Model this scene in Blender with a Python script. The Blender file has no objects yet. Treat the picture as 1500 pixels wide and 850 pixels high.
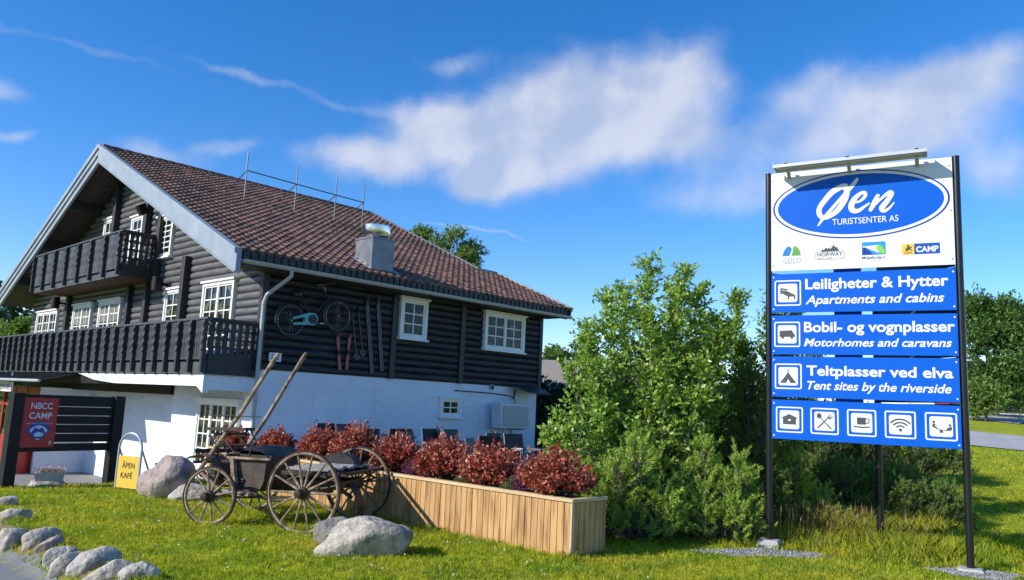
import bpy, bmesh, math, random
import numpy as np
from mathutils import Matrix, Vector, noise as mnoise

random.seed(7)
RNG = np.random.default_rng(11)
R = math.radians
SC = bpy.context.scene
COL = SC.collection

# ------------------------------------------------------------------ camera
FPX, PITCH, ROLL, ZC = 1159.2, 0.14505, 0.04561, 1.85
_cp, _sp = math.cos(PITCH), math.sin(PITCH)
_R, _F, _U = Vector((1, 0, 0)), Vector((0, _cp, _sp)), Vector((0, -_sp, _cp))
_c, _s = math.cos(ROLL), math.sin(ROLL)
CR, CU = _c * _R + _s * _U, -_s * _R + _c * _U
CAM = Vector((0, 0, ZC))
cd = bpy.data.cameras.new('camera')
cd.sensor_fit = 'HORIZONTAL'; cd.sensor_width = 36.0
cd.lens = FPX / 1500 * 36.0
cd.clip_start = 0.1; cd.clip_end = 5000
co = bpy.data.objects.new('camera', cd); COL.objects.link(co)
co.matrix_world = Matrix(((CR.x, CU.x, -_F.x, 0), (CR.y, CU.y, -_F.y, 0), (CR.z, CU.z, -_F.z, ZC), (0, 0, 0, 1)))
SC.camera = co

def ray(px, py):
    return (px - 750) / FPX * CR - (py - 425) / FPX * CU + _F

# ------------------------------------------------------------------ light
SUN_EL, SUN_AZ = 29.0, math.atan2(-0.91, -0.41)      # sun low on the left, a little behind the camera
SX, SY = -0.91, -0.41
_n = math.hypot(SX, SY); SX /= _n; SY /= _n
sd = Vector((SX * math.cos(R(SUN_EL)), SY * math.cos(R(SUN_EL)), math.sin(R(SUN_EL))))
sl = bpy.data.lights.new('sun', 'SUN'); sl.energy = 4.2; sl.angle = R(0.5); sl.color = (1.0, 0.945, 0.86)
so = bpy.data.objects.new('sun', sl); COL.objects.link(so)
so.rotation_euler = sd.to_track_quat('Z', 'Y').to_euler()

W = bpy.data.worlds.new('World'); SC.world = W; W.use_nodes = True
wn, wl = W.node_tree.nodes, W.node_tree.links
wn.clear()
SC.view_settings.view_transform = 'Standard'; SC.view_settings.look = 'None'
SC.view_settings.exposure = 0.5; SC.view_settings.gamma = 1.0; SC.view_settings.use_curve_mapping = False
SC.cycles.use_denoising = True
SC.cycles.max_bounces = 6; SC.cycles.transparent_max_bounces = 8
SC.cycles.sample_clamp_indirect = 6.0

def build_sky():
    def N(t, **k):
        n = wn.new(t)
        for a, b in k.items(): setattr(n, a, b)
        return n
    def M(op, a, b=None, c=None):
        n = N('ShaderNodeMath', operation=op)
        for i, v in enumerate((a, b, c)):
            if v is None: continue
            if isinstance(v, (int, float)): n.inputs[i].default_value = v
            else: wl.new(v, n.inputs[i])
        return n.outputs[0]
    def VM(op, a, b=None, s=None):
        n = N('ShaderNodeVectorMath', operation=op)
        for i, v in enumerate((a, b)):
            if v is None: continue
            if isinstance(v, (tuple, list, Vector)): n.inputs[i].default_value = tuple(v)
            else: wl.new(v, n.inputs[i])
        if s is not None: n.inputs['Scale'].default_value = s
        return n.outputs['Value'] if op == 'DOT_PRODUCT' else n.outputs[0]
    out = N('ShaderNodeOutputWorld'); bg = N('ShaderNodeBackground'); bg.inputs[1].default_value = 0.15
    sky = N('ShaderNodeTexSky', sky_type='NISHITA', sun_disc=False)
    sky.sun_elevation = R(SUN_EL); sky.sun_rotation = SUN_ROT
    sky.altitude = 800; sky.air_density = 1.0; sky.dust_density = 0.25; sky.ozone_density = 3.0
    hs = N('ShaderNodeHueSaturation'); hs.inputs['Saturation'].default_value = 1.34; hs.inputs['Value'].default_value = 1.0
    hs.inputs['Hue'].default_value = 0.502
    wl.new(sky.outputs[0], hs.inputs['Color'])
    tint = N('ShaderNodeMix', data_type='RGBA', blend_type='MULTIPLY'); tint.inputs['Factor'].default_value = 1; tint.inputs['B'].default_value = (0.98, 0.92, 1.0, 1)
    wl.new(hs.outputs[0], tint.inputs['A'])
    tc = N('ShaderNodeTexCoord')
    d0 = tc.outputs['Generated']
    # clouds: soft lumps at fixed directions, broken up by noise
    nz = N('ShaderNodeTexNoise'); nz.inputs['Scale'].default_value = 14; nz.inputs['Detail'].default_value = 7; nz.inputs['Roughness'].default_value = 0.55
    wl.new(d0, nz.inputs['Vector'])
    off = VM('SCALE', VM('SUBTRACT', nz.outputs['Color'], (0.5, 0.5, 0.5)), s=0.045)
    d = VM('ADD', d0, off)
    blobs = [  # px, py, half width, half height, tilt, amount
        (510, 228, 68, 30, -4, .8), (570, 241, 55, 30, 0, .72), (633, 191, 54, 42, -10, 1.0), (687, 198, 46, 36, 0, .85), (710, 241, 60, 44, 0, .85),
        (783, 151, 66, 48, -12, .95), (873, 146, 92, 54, -8, 1.1), (964, 137, 66, 52, 0, .9), (1004, 96, 36, 22, -15, .7), (873, 210, 113, 44, 0, .85), (783, 241, 82, 48, 0, .8),
        (701, 278, 36, 17, 0, .55), (996, 196, 50, 34, 0, .75), (1045, 278, 80, 40, 0, .38), (592, 164, 60, 22, 8, .42), (1064, 114, 34, 30, 0, .36), (1090, 200, 60, 40, 0, .3),
        (1190, 128, 70, 34, -10, .58), (1335, 138, 130, 44, -6, .82), (1240, 205, 105, 46, -10, .68), (1420, 115, 80, 34, -15, .55),
        (1380, 200, 130, 45, 0, .55), (1470, 262, 90, 40, 0, .62), (1090, 290, 170, 40, -5, .34), (1450, 70, 80, 30, -20, .3), (1110,30,130,30,-10,.28),
        (25, 205, 42, 13, -8, .75), (5, 130, 45, 20, 10, .45), (225, 225, 75, 20, 14, .62), (330, 214, 60, 12, -5, .4), (680, 92, 70, 14, -10, .42),
        (545, 78, 110, 10, 8, .26), (120, 66, 190, 8, 9, .5), (370, 112, 170, 8, 13, .5), (80, 250, 110, 8, 4, .22),
        (690, 338, 95, 2.6, 8, .55)]
    acc = None
    for (px, py, a, b, tilt, amp) in blobs:
        c = ray(px, py).normalized()
        t = R(tilt)
        ex = (CR * math.cos(t) - CU * math.sin(t)); ey = (CU * math.cos(t) + CR * math.sin(t))
        ex = (ex - c * ex.dot(c)).normalized(); ey = (ey - c * ey.dot(c)).normalized()
        k = ray(px, py).length
        u = VM('DOT_PRODUCT', d, ex * (FPX * k / a)); v = VM('DOT_PRODUCT', d, ey * (FPX * k / b))
        # the centre sits at dot 0 because ex, ey are perpendicular to c
        q = M('MULTIPLY_ADD', v, v, M('MULTIPLY', u, u))
        e = M('EXPONENT', M('MULTIPLY', q, -0.9))
        acc = M('MULTIPLY', e, amp) if acc is None else M('MULTIPLY_ADD', e, amp, acc)
    front = M('GREATER_THAN', VM('DOT_PRODUCT', d0, (0, 1, 0)), 0.25)
    n2 = N('ShaderNodeTexNoise'); n2.inputs['Scale'].default_value = 15; n2.inputs['Detail'].default_value = 6; n2.inputs['Roughness'].default_value = 0.52
    wl.new(d0, n2.inputs['Vector'])
    dens = M('ADD', acc, M('MULTIPLY_ADD', n2.outputs['Fac'], 1.0, -0.5))
    # a few further clouds behind the camera and overhead, for the light only by chance
    mr = N('ShaderNodeMapRange', interpolation_type='SMOOTHSTEP'); mr.inputs['From Min'].default_value = 0.12; mr.inputs['From Max'].default_value = 1.2
    mr.inputs['To Max'].default_value = 0.76
    wl.new(dens, mr.inputs['Value'])
    fac = M('MULTIPLY', M('MULTIPLY', mr.outputs[0], M('MINIMUM', M('MULTIPLY', acc, 3.0), 1.0)), front)
    # cloud colour: lumps are bright towards the sun (left and up) and lavender grey on their far side
    def puff(shift):
        n3 = N('ShaderNodeTexNoise'); n3.inputs['Scale'].default_value = 10; n3.inputs['Detail'].default_value = 5; n3.inputs['Roughness'].default_value = 0.5
        wl.new(VM('ADD', d0, shift), n3.inputs['Vector']); return n3.outputs['Fac']
    lit = M('SUBTRACT', puff((0, 0, 0)), puff((-0.02, 0, 0.024)))
    ramp = N('ShaderNodeMapRange', interpolation_type='SMOOTHSTEP'); ramp.inputs['From Min'].default_value = -0.16; ramp.inputs['From Max'].default_value = 0.14
    wl.new(lit, ramp.inputs['Value'])
    cm = N('ShaderNodeMix', data_type='RGBA'); cm.inputs['A'].default_value = (2.6, 2.95, 3.75, 1); cm.inputs['B'].default_value = (3.9, 3.95, 4.3, 1)
    wl.new(ramp.outputs[0], cm.inputs['Factor'])
    mx = N('ShaderNodeMix', data_type='RGBA'); wl.new(fac, mx.inputs['Factor']); wl.new(tint.outputs['Result'], mx.inputs['A']); wl.new(cm.outputs['Result'], mx.inputs['B'])
    wl.new(mx.outputs['Result'], bg.inputs[0]); wl.new(bg.outputs[0], out.inputs[0])
SUN_ROT = math.atan2(SX, SY) % (2 * math.pi)
build_sky()

# ------------------------------------------------------------------ frames
HA = 0.80549
HU = Vector((math.cos(HA), math.sin(HA), 0)); HW = Vector((-math.sin(HA), math.cos(HA), 0))
HO = Vector((-6.3009, 20.0, 0.0))
def H2W(u, w, z): return HO + HU * u + HW * w + Vector((0, 0, z))
def at(px, py, Y):
    r = ray(px, py); return CAM + r * (Y / r.y)
def onz(px, py, z=0.0):
    r = ray(px, py); return CAM + r * ((z - ZC) / r.z)

# ------------------------------------------------------------------ materials
MATS = {}
def mat(name, c1, c2=None, rough=0.6, nscale=4.0, detail=6, bump=0.0, bscale=None, metal=0.0, stretch=None, spec=0.5, island=None, p0=0.3, p1=0.7, c3=None, s3=1.0, coat=0.0, bdist=0.02):
    if name in MATS: return MATS[name]
    m = bpy.data.materials.new(name); m.use_nodes = True
    n, l = m.node_tree.nodes, m.node_tree.links
    b = n['Principled BSDF']
    b.inputs['Roughness'].default_value = rough; b.inputs['Metallic'].default_value = metal
    b.inputs['Specular IOR Level'].default_value = spec
    if coat: b.inputs['Coat Weight'].default_value = coat; b.inputs['Coat Roughness'].default_value = 0.15
    tc = n.new('ShaderNodeTexCoord'); vec = tc.outputs['Object']
    if stretch:
        mp = n.new('ShaderNodeMapping'); mp.inputs['Scale'].default_value = stretch
        l.new(vec, mp.inputs['Vector']); vec = mp.outputs[0]
    col = None
    if c2 is None: c2 = tuple(min(1, x * 0.8) for x in c1)
    nz = n.new('ShaderNodeTexNoise'); nz.inputs['Scale'].default_value = nscale; nz.inputs['Detail'].default_value = detail
    l.new(vec, nz.inputs['Vector'])
    rp = n.new('ShaderNodeMapRange'); rp.inputs['From Min'].default_value = p0; rp.inputs['From Max'].default_value = p1
    l.new(nz.outputs['Fac'], rp.inputs['Value'])
    mx = n.new('ShaderNodeMix'); mx.data_type = 'RGBA'
    mx.inputs['A'].default_value = (*c1, 1); mx.inputs['B'].default_value = (*c2, 1)
    l.new(rp.outputs[0], mx.inputs['Factor']); col = mx.outputs['Result']
    if c3:
        n4 = n.new('ShaderNodeTexNoise'); n4.inputs['Scale'].default_value = s3; n4.inputs['Detail'].default_value = 8; l.new(vec, n4.inputs['Vector'])
        r4 = n.new('ShaderNodeMapRange'); r4.inputs['From Min'].default_value = 0.5; r4.inputs['From Max'].default_value = 0.72; l.new(n4.outputs['Fac'], r4.inputs['Value'])
        m4 = n.new('ShaderNodeMix'); m4.data_type = 'RGBA'; m4.inputs['B'].default_value = (*c3, 1)
        l.new(col, m4.inputs['A']); l.new(r4.outputs[0], m4.inputs['Factor']); col = m4.outputs['Result']
    if island:
        g = n.new('ShaderNodeNewGeometry')
        mi = n.new('ShaderNodeMix'); mi.data_type = 'RGBA'; mi.blend_type = 'MULTIPLY'; mi.inputs['Factor'].default_value = 1.0
        cr = n.new('ShaderNodeValToRGB'); cr.color_ramp.elements[0].color = (*island[0], 1); cr.color_ramp.elements[1].color = (*island[1], 1)
        l.new(g.outputs['Random Per Island'], cr.inputs[0]); l.new(col, mi.inputs['A']); l.new(cr.outputs[0], mi.inputs['B']); col = mi.outputs['Result']
    l.new(col, b.inputs['Base Color'])
    if bump:
        nb = n.new('ShaderNodeTexNoise'); nb.inputs['Scale'].default_value = bscale or nscale * 4; nb.inputs['Detail'].default_value = 8
        l.new(vec, nb.inputs['Vector'])
        bp = n.new('ShaderNodeBump'); bp.inputs['Strength'].default_value = bump; bp.inputs['Distance'].default_value = bdist
        l.new(nb.outputs['Fac'], bp.inputs['Height']); l.new(bp.outputs[0], b.inputs['Normal'])
    MATS[name] = m
    return m

def leafmat(name, ca, cb, cc=None, trans=0.35, rough=0.5, patch=None, pscale=0.5, tint=(1.1, 1.15, 0.5), spec=0.35, mid=.85):
    if name in MATS: return MATS[name]
    m = bpy.data.materials.new(name); m.use_nodes = True
    n, l = m.node_tree.nodes, m.node_tree.links
    b = n['Principled BSDF']; b.inputs['Roughness'].default_value = rough; b.inputs['Specular IOR Level'].default_value = spec
    g = n.new('ShaderNodeNewGeometry')
    cr = n.new('ShaderNodeValToRGB'); e = cr.color_ramp.elements
    e[0].color = (*ca, 1); e[1].color = (*cb, 1)
    if cc: x = e.new(mid); x.color = (*cb, 1); e[2].color = (*cc, 1)
    l.new(g.outputs['Random Per Island'], cr.inputs[0]); col = cr.outputs[0]
    if patch:
        tc = n.new('ShaderNodeTexCoord'); nz = n.new('ShaderNodeTexNoise'); nz.inputs['Scale'].default_value = pscale; nz.inputs['Detail'].default_value = 5
        l.new(tc.outputs['Object'], nz.inputs['Vector'])
        r4 = n.new('ShaderNodeMapRange'); r4.inputs['From Min'].default_value = 0.42; r4.inputs['From Max'].default_value = 0.66; l.new(nz.outputs['Fac'], r4.inputs['Value'])
        mp = n.new('ShaderNodeMix'); mp.data_type = 'RGBA'; mp.inputs['B'].default_value = (*patch, 1)
        ml = n.new('ShaderNodeMath'); ml.operation = 'MULTIPLY'; ml.inputs[1].default_value = 0.75
        l.new(r4.outputs[0], ml.inputs[0]); l.new(ml.outputs[0], mp.inputs['Factor']); l.new(col, mp.inputs['A']); col = mp.outputs['Result']
    l.new(col, b.inputs['Base Color'])
    t = n.new('ShaderNodeBsdfTranslucent'); mt = n.new('ShaderNodeMix'); mt.data_type = 'RGBA'; mt.blend_type = 'MULTIPLY'; mt.inputs['Factor'].default_value = 1
    mt.inputs['B'].default_value = (*tint, 1); l.new(col, mt.inputs['A']); l.new(mt.outputs['Result'], t.inputs['Color'])
    ms = n.new('ShaderNodeMixShader'); ms.inputs[0].default_value = trans
    l.new(b.outputs[0], ms.inputs[1]); l.new(t.outputs[0], ms.inputs[2]); l.new(ms.outputs[0], n['Material Output'].inputs[0])
    MATS[name] = m
    return m

# ------------------------------------------------------------------ mesh building
class MB:
    def __init__(s): s.v = []; s.f = []; s.m = []; s.M = None; s.mi = 0
    def add(s, vs, fs):
        o = len(s.v)
        for p in vs:
            p = Vector(p)
            s.v.append(tuple(s.M @ p) if s.M is not None else tuple(p))
        for f in fs: s.f.append(tuple(i + o for i in f)); s.m.append(s.mi)
        return s
    def box(s, x0, x1, y0, y1, z0, z1):
        if x0 > x1: x0, x1 = x1, x0
        if y0 > y1: y0, y1 = y1, y0
        if z0 > z1: z0, z1 = z1, z0
        return s.add([(x0, y0, z0), (x1, y0, z0), (x1, y1, z0), (x0, y1, z0), (x0, y0, z1), (x1, y0, z1), (x1, y1, z1), (x0, y1, z1)],
                     [(0, 3, 2, 1), (4, 5, 6, 7), (0, 1, 5, 4), (1, 2, 6, 5), (2, 3, 7, 6), (3, 0, 4, 7)])
    def bar(s, p0, p1, w, h, up=(0, 0, 1), w1=None, h1=None):
        p0, p1 = Vector(p0), Vector(p1); d = (p1 - p0).normalized(); up = Vector(up)
        a = d.cross(up)
        if a.length < 1e-4: a = d.cross(Vector((1, 0, 0)))
        a.normalize(); b = a.cross(d)
        w1 = w if w1 is None else w1; h1 = h if h1 is None else h1
        vs = [p0 + a * (i * w / 2) + b * (j * h / 2) for i, j in ((-1, -1), (1, -1), (1, 1), (-1, 1))] + [p1 + a * (i * w1 / 2) + b * (j * h1 / 2) for i, j in ((-1, -1), (1, -1), (1, 1), (-1, 1))]
        return s.add(vs, [(0, 1, 2, 3), (7, 6, 5, 4), (0, 4, 5, 1), (1, 5, 6, 2), (2, 6, 7, 3), (3, 7, 4, 0)])
    def tube(s, pts, r, n=8, closed=False):
        pts = [Vector(p) for p in pts]; k = len(pts)
        rs = r if isinstance(r, (list, tuple)) else [r] * k
        vs = []; prev = None
        for i, p in enumerate(pts):
            if closed: d = pts[(i + 1) % k] - pts[i - 1]
            else: d = pts[min(i + 1, k - 1)] - pts[max(i - 1, 0)]
            d.normalize()
            if prev is None:
                a = d.cross(Vector((0, 0, 1)));
                if a.length < 0.05: a = d.cross(Vector((0, 1, 0)))
            else: a = prev - d * prev.dot(d)
            a.normalize(); prev = a; b = d.cross(a)
            for j in range(n):
                t = 2 * math.pi * j / n
                vs.append(p + a * (rs[i] * math.cos(t)) + b * (rs[i] * math.sin(t)))
        fs = []
        for i in range(k if closed else k - 1):
            i2 = (i + 1) % k
            for j in range(n): fs.append((i * n + j, i * n + (j + 1) % n, i2 * n + (j + 1) % n, i2 * n + j))
        if not closed: fs.append(tuple(range(n - 1, -1, -1))); fs.append(tuple((k - 1) * n + j for j in range(n)))
        return s.add(vs, fs)
    def ring(s, c, r, tr, axis='y', n=36, m=8, squash=1.0):
        c = Vector(c); vs = []; fs = []
        for i in range(n):
            t = 2 * math.pi * i / n
            for j in range(m):
                q = 2 * math.pi * (j + .5) / m; rr = r + tr * math.cos(q); o = tr * squash * math.sin(q)
                x, z = rr * math.cos(t), rr * math.sin(t)
                vs.append(c + (Vector((x, o, z)) if axis == 'y' else Vector((x, z, o)) if axis == 'z' else Vector((o, x, z))))
        for i in range(n):
            for j in range(m): fs.append((i * m + j, i * m + (j + 1) % m, (i + 1) % n * m + (j + 1) % m, (i + 1) % n * m + j))
        return s.add(vs, fs)
    def lathe(s, prof, n=20, c=(0, 0, 0), axis='z', cap=True):
        c = Vector(c); vs = []; fs = []
        for (r, z) in prof:
            for j in range(n):
                t = 2 * math.pi * j / n; x, y = r * math.cos(t), r * math.sin(t)
                vs.append(c + (Vector((x, y, z)) if axis == 'z' else Vector((x, z, y)) if axis == 'y' else Vector((z, x, y))))
        for i in range(len(prof) - 1):
            for j in range(n): fs.append((i * n + j, i * n + (j + 1) % n, (i + 1) * n + (j + 1) % n, (i + 1) * n + j))
        if cap: fs.append(tuple(range(n))); fs.append(tuple((len(prof) - 1) * n + j for j in range(n)))
        return s.add(vs, fs)
    def prism(s, poly, y0, y1):      # polygon in XZ pushed along y
        k = len(poly)
        vs = [(x, y0, z) for x, z in poly] + [(x, y1, z) for x, z in poly]
        fs = [tuple(range(k)), tuple(range(2 * k - 1, k - 1, -1))] + [(i, k + i, k + (i + 1) % k, (i + 1) % k) for i in range(k)]
        return s.add(vs, fs)
    def flat(s, poly, y): return s.add([(x, y, z) for x, z in poly], [tuple(range(len(poly)))])
    def ribbon(s, pts, y, dy=0.0):   # flat stroke of varying width: (x, z, w)
        P = catmull(pts, 6); vs = []; fs = []
        for i, (x, z, w) in enumerate(P):
            a = P[max(i - 1, 0)]; b = P[min(i + 1, len(P) - 1)]
            dx, dz = b[0] - a[0], b[1] - a[1]; L = math.hypot(dx, dz) or 1; nx, nz = -dz / L * w / 2, dx / L * w / 2
            yy = y - dy * i
            vs += [(x + nx, yy, z + nz), (x - nx, yy, z - nz)]
            if i: fs.append((2 * i - 2, 2 * i - 1, 2 * i + 1, 2 * i))
        for e, sg in ((P[0], -1), (P[-1], 1)):
            pass
        return s.add(vs, fs)

def catmull(P, n):
    out = []
    for i in range(len(P) - 1):
        p0 = P[max(i - 1, 0)]; p1 = P[i]; p2 = P[i + 1]; p3 = P[min(i + 2, len(P) - 1)]
        for k in range(n):
            t = k / n
            out.append(tuple(0.5 * (2 * b + (c - a) * t + (2 * a - 5 * b + 4 * c - d) * t * t + (3 * b - a - 3 * c + d) * t ** 3) for a, b, c, d in zip(p0, p1, p2, p3)))
    out.append(tuple(P[-1])); return out

def link(o, parent=None, loc=None, rot=None):
    COL.objects.link(o)
    if parent: o.parent = parent
    if loc is not None: o.location = loc
    if rot is not None: o.rotation_euler = rot
    return o
def ob(name, mb, mats, parent=None, loc=None, rot=None, smooth=True, label=None, bevel=0.0):
    me = bpy.data.meshes.new(name); me.from_pydata(mb.v, [], mb.f); me.update()
    bm = bmesh.new(); bm.from_mesh(me); bmesh.ops.recalc_face_normals(bm, faces=bm.faces) if not getattr(mb, 'keep', False) else None
    bm.to_mesh(me); bm.free()
    for m in (mats if isinstance(mats, (list, tuple)) else [mats]): me.materials.append(m)
    if any(mb.m): me.polygons.foreach_set('material_index', mb.m)
    if smooth:
        me.polygons.foreach_set('use_smooth', [True] * len(me.polygons)); me.set_sharp_from_angle(angle=R(38))
    o = bpy.data.objects.new(name, me); link(o, parent, loc, rot)
    if label: o['label'] = label
    if bevel:
        b = o.modifiers.new('bevel', 'BEVEL'); b.width = bevel; b.segments = 2; b.limit_method = 'ANGLE'
    return o
def npmesh(name, V, Fc, material, parent=None, loc=None, smooth=False):
    me = bpy.data.meshes.new(name); V = np.asarray(V, np.float32); Fc = np.asarray(Fc, np.int32); k = Fc.shape[1]
    me.vertices.add(len(V)); me.vertices.foreach_set('co', V.ravel())
    me.loops.add(Fc.size); me.loops.foreach_set('vertex_index', Fc.ravel())
    me.polygons.add(len(Fc)); me.polygons.foreach_set('loop_start', np.arange(0, Fc.size, k, dtype=np.int32))
    if smooth: me.polygons.foreach_set('use_smooth', np.ones(len(Fc), bool))
    me.update(calc_edges=True); me.materials.append(material)
    o = bpy.data.objects.new(name, me); return link(o, parent, loc)
def tag(o, label, cat, group=None):
    o['label'] = label; o['category'] = cat
    if group: o['group'] = group
    return o
def kind(o, k='structure'): o['kind'] = k; return o
def thing(name, label, cat, loc=(0, 0, 0), rz=0.0, group=None):
    o = bpy.data.objects.new(name, None); o.empty_display_size = 0.2
    link(o, None, loc, (0, 0, rz)); return tag(o, label, cat, group)
def part(name, parent, loc=(0, 0, 0), rot=(0, 0, 0)):
    o = bpy.data.objects.new(name, None); o.empty_display_size = 0.1; return link(o, parent, loc, rot)
def copy_tree(o, parent=None):
    c = o.copy(); COL.objects.link(c)
    if parent: c.parent = parent
    for ch in list(o.children): copy_tree(ch, c)
    return c

_capH = None
def _textmesh(body, offset=0.0, shear=0.0, spacing=1.0):
    cu = bpy.data.curves.new('txt', 'FONT'); cu.body = body; cu.size = 1; cu.offset = offset; cu.shear = shear; cu.space_character = spacing
    cu.resolution_u = 4
    o = bpy.data.objects.new('txt', cu); COL.objects.link(o)
    dg = bpy.context.evaluated_depsgraph_get(); dg.update()
    me = bpy.data.meshes.new_from_object(o.evaluated_get(dg))
    bpy.data.objects.remove(o); bpy.data.curves.remove(cu); return me
def text(body, x0, x1, zb, cap, m, parent, y, bold=0.0, shear=0.0, name='lettering', spacing=1.0, yaw=0, slope=0.0):
    global _capH
    if _capH is None:
        t = _textmesh('H'); ys = [v.co.y for v in t.vertices]; _capH = max(ys) - min(ys)
    me = _textmesh(body, bold, shear, spacing)
    xs = [v.co.x for v in me.vertices]; a, b = min(xs), max(xs)
    sx = (x1 - x0) / (b - a); sz = cap / _capH
    for v in me.vertices:
        X = x0 + (v.co.x - a) * sx; v.co = (X, y, zb + v.co.y * sz + (X - x0) * slope)
    me.materials.clear(); me.materials.append(m); me.name = name
    o = bpy.data.objects.new(name, me); return link(o, parent)
# ------------------------------------------------------------------ terrain
def sm(a, b, x):
    t = np.clip((x - a) / (b - a), 0, 1); return t * t * (3 - 2 * t)
def uw(x, y):
    dx, dy = x - HO.x, y - HO.y
    return dx * HU.x + dy * HU.y, dx * HW.x + dy * HW.y
def asph(x, y): return (x + 4.15) * -HU.x + (y - 8.35) * -HU.y      # >0 on the asphalt side of the edge stones
def hgt(x, y):
    x = np.asarray(x, float); y = np.asarray(y, float)
    u, w = uw(x, y)
    z = -1.25 * sm(0, 1.9, w + 2.0) * (1 - sm(.8, 1.6, u))
    t = y - 12.8
    rise = 0.1 * np.where(t > 0, np.sqrt(t * t + 1.5) - 1.22, 0)
    rise = np.minimum(rise, 2.5 + 0.012 * np.maximum(t - 28, 0)); rise = np.minimum(rise, 3.3)
    z = z + np.maximum(rise, 0) * sm(1.5, 7.5, x - 0.06 * t)
    a = asph(x, y); z = z - 0.2 * sm(-0.22, 0.3, a)
    dist = np.hypot(x, y)
    z = z + 44 * sm(90, 420, dist) * sm(0.42, 0.62, -x / np.maximum(dist, 1)) + 14 * sm(250, 900, dist)
    return z
def hz(x, y): return float(hgt(x, y))
def grid_sheet(name, xs, ys, material, dz=0.0, mask=None):
    X, Y = np.meshgrid(xs, ys); Z = hgt(X, Y) + dz
    nx, ny = len(xs), len(ys)
    V = np.stack([X.ravel(), Y.ravel(), Z.ravel()], 1)
    i = (np.arange(ny - 1)[:, None] * nx + np.arange(nx - 1)[None, :]).ravel()
    Fc = np.stack([i, i + 1, i + nx + 1, i + nx], 1)
    return npmesh(name, V, Fc, material, smooth=True)

m_soilgrass = mat('lawn', (0.26, 0.3, 0.018), (0.34, 0.36, 0.03), 0.9, 0.9, 8, bump=0.6, bscale=30, c3=(0.18, 0.24, 0.015), s3=3.0, spec=0.1)
m_asphalt = mat('asphalt', (0.16, 0.155, 0.15), (0.22, 0.215, 0.205), 0.9, 3, 10, bump=0.5, bscale=140, bdist=0.01)
m_road = mat('old_asphalt', (0.33, 0.32, 0.31), (0.42, 0.41, 0.4), 0.85, 1.5, 8, bump=0.3, bscale=60)
m_gravel = mat('gravel', (0.34, 0.34, 0.33), (0.1, 0.1, 0.1), 0.9, 45, 6, bump=1.0, bscale=60, bdist=0.04)
def edges(fine, lo, hi, far):
    c = list(np.arange(lo, hi + 1e-6, fine)); step = fine; x = hi
    while x < far: step *= 1.25; x += step; c.append(x)
    step = fine; x = lo
    while x > -far: step *= 1.25; x -= step; c.insert(0, x)
    return np.array(c)
kind(grid_sheet('ground', edges(0.3, -16, 22, 2500), edges(0.3, 2, 46, 2500), m_soilgrass))
# road surfaces draped 2 cm over the ground
def drape(name, outline_rows, material, dz):
    V = []; Fc = []; n = len(outline_rows[0])
    for row in outline_rows:
        for (x, y) in row: V.append((x, y, hz(x, y) + dz))
    for i in range(len(outline_rows) - 1):
        for j in range(n - 1): Fc.append((i * n + j, i * n + j + 1, (i + 1) * n + j + 1, (i + 1) * n + j))
    return npmesh(name, V, Fc, material, smooth=True)
def edge_pt(s, a):       # s along the edge-stone line, a metres to the asphalt side
    return (-4.15 - HU.x * a + HW.x * s, 8.35 - HU.y * a + HW.y * s)
rows = [[edge_pt(s, a + 0.05 * math.sin(s * 3.1) + 0.04 * math.sin(s * 7.7)) for a in np.concatenate([np.linspace(.1, .8, 12), np.linspace(1, 14, 26)])] for s in np.linspace(-14, 24, 160)]
kind(drape('asphalt_drive', rows, m_asphalt, 0.03))
rows = [[edge_pt(s, a + 0.1 * math.sin(s * 2.3) + 0.05 * math.sin(s * 6.1)) for a in np.linspace(-.3, .24, 10)] for s in np.linspace(-14, 24, 160)]
kind(drape('dirt_verge', rows, mat('dry_dirt', (.2, .135, .075), (.3, .22, .12), .95, 9, 8, bump=.8, bscale=50), 0.014))
def strip(name, pts, wid, material, dz, n=10):
    P = catmull(pts, 14); rows = []
    for i, p in enumerate(P):
        a = P[max(i - 1, 0)]; b = P[min(i + 1, len(P) - 1)]; dx, dy = b[0] - a[0], b[1] - a[1]; L = math.hypot(dx, dy); nx, ny = -dy / L, dx / L
        rows.append([(p[0] + nx * t * wid / 2, p[1] + ny * t * wid / 2) for t in np.linspace(-1, 1, n)])
    return kind(drape(name, rows, material, dz))
strip('road', [(2, 45), (9, 36), (15.2, 29.5), (22, 25.5), (40, 19), (70, 12)], 5.0, m_road, 0.03, 14)
strip('side_road', [(20.5, 36), (27, 41.5), (40, 48)], 4.5, mat('dirt_track', (0.32, 0.29, 0.25), (0.42, 0.39, 0.34), 0.95, 2), 0.03)

rows = [[(H2W(u, w, 0).x, H2W(u, w, 0).y) for u in np.linspace(-9, .7, 30)] for w in np.linspace(-.25, 24, 60)]
kind(drape('yard', rows, mat('yard_gravel', (.2, .19, .18), (.27, .26, .245), .9, 6, 8), .02))
# terrace behind the planter
m_deck = mat('paving', (0.18, 0.175, 0.17), (0.24, 0.235, 0.22), 0.85, 3, 6, bump=0.2)
mb = MB(); mb.M = Matrix.Translation(HO) @ Matrix.Rotation(HA, 4, 'Z'); mb.box(-1.0, 10.4, -10.4, -0.06, -0.4, 0.3)
kind(ob('terrace', mb, m_deck))

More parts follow.
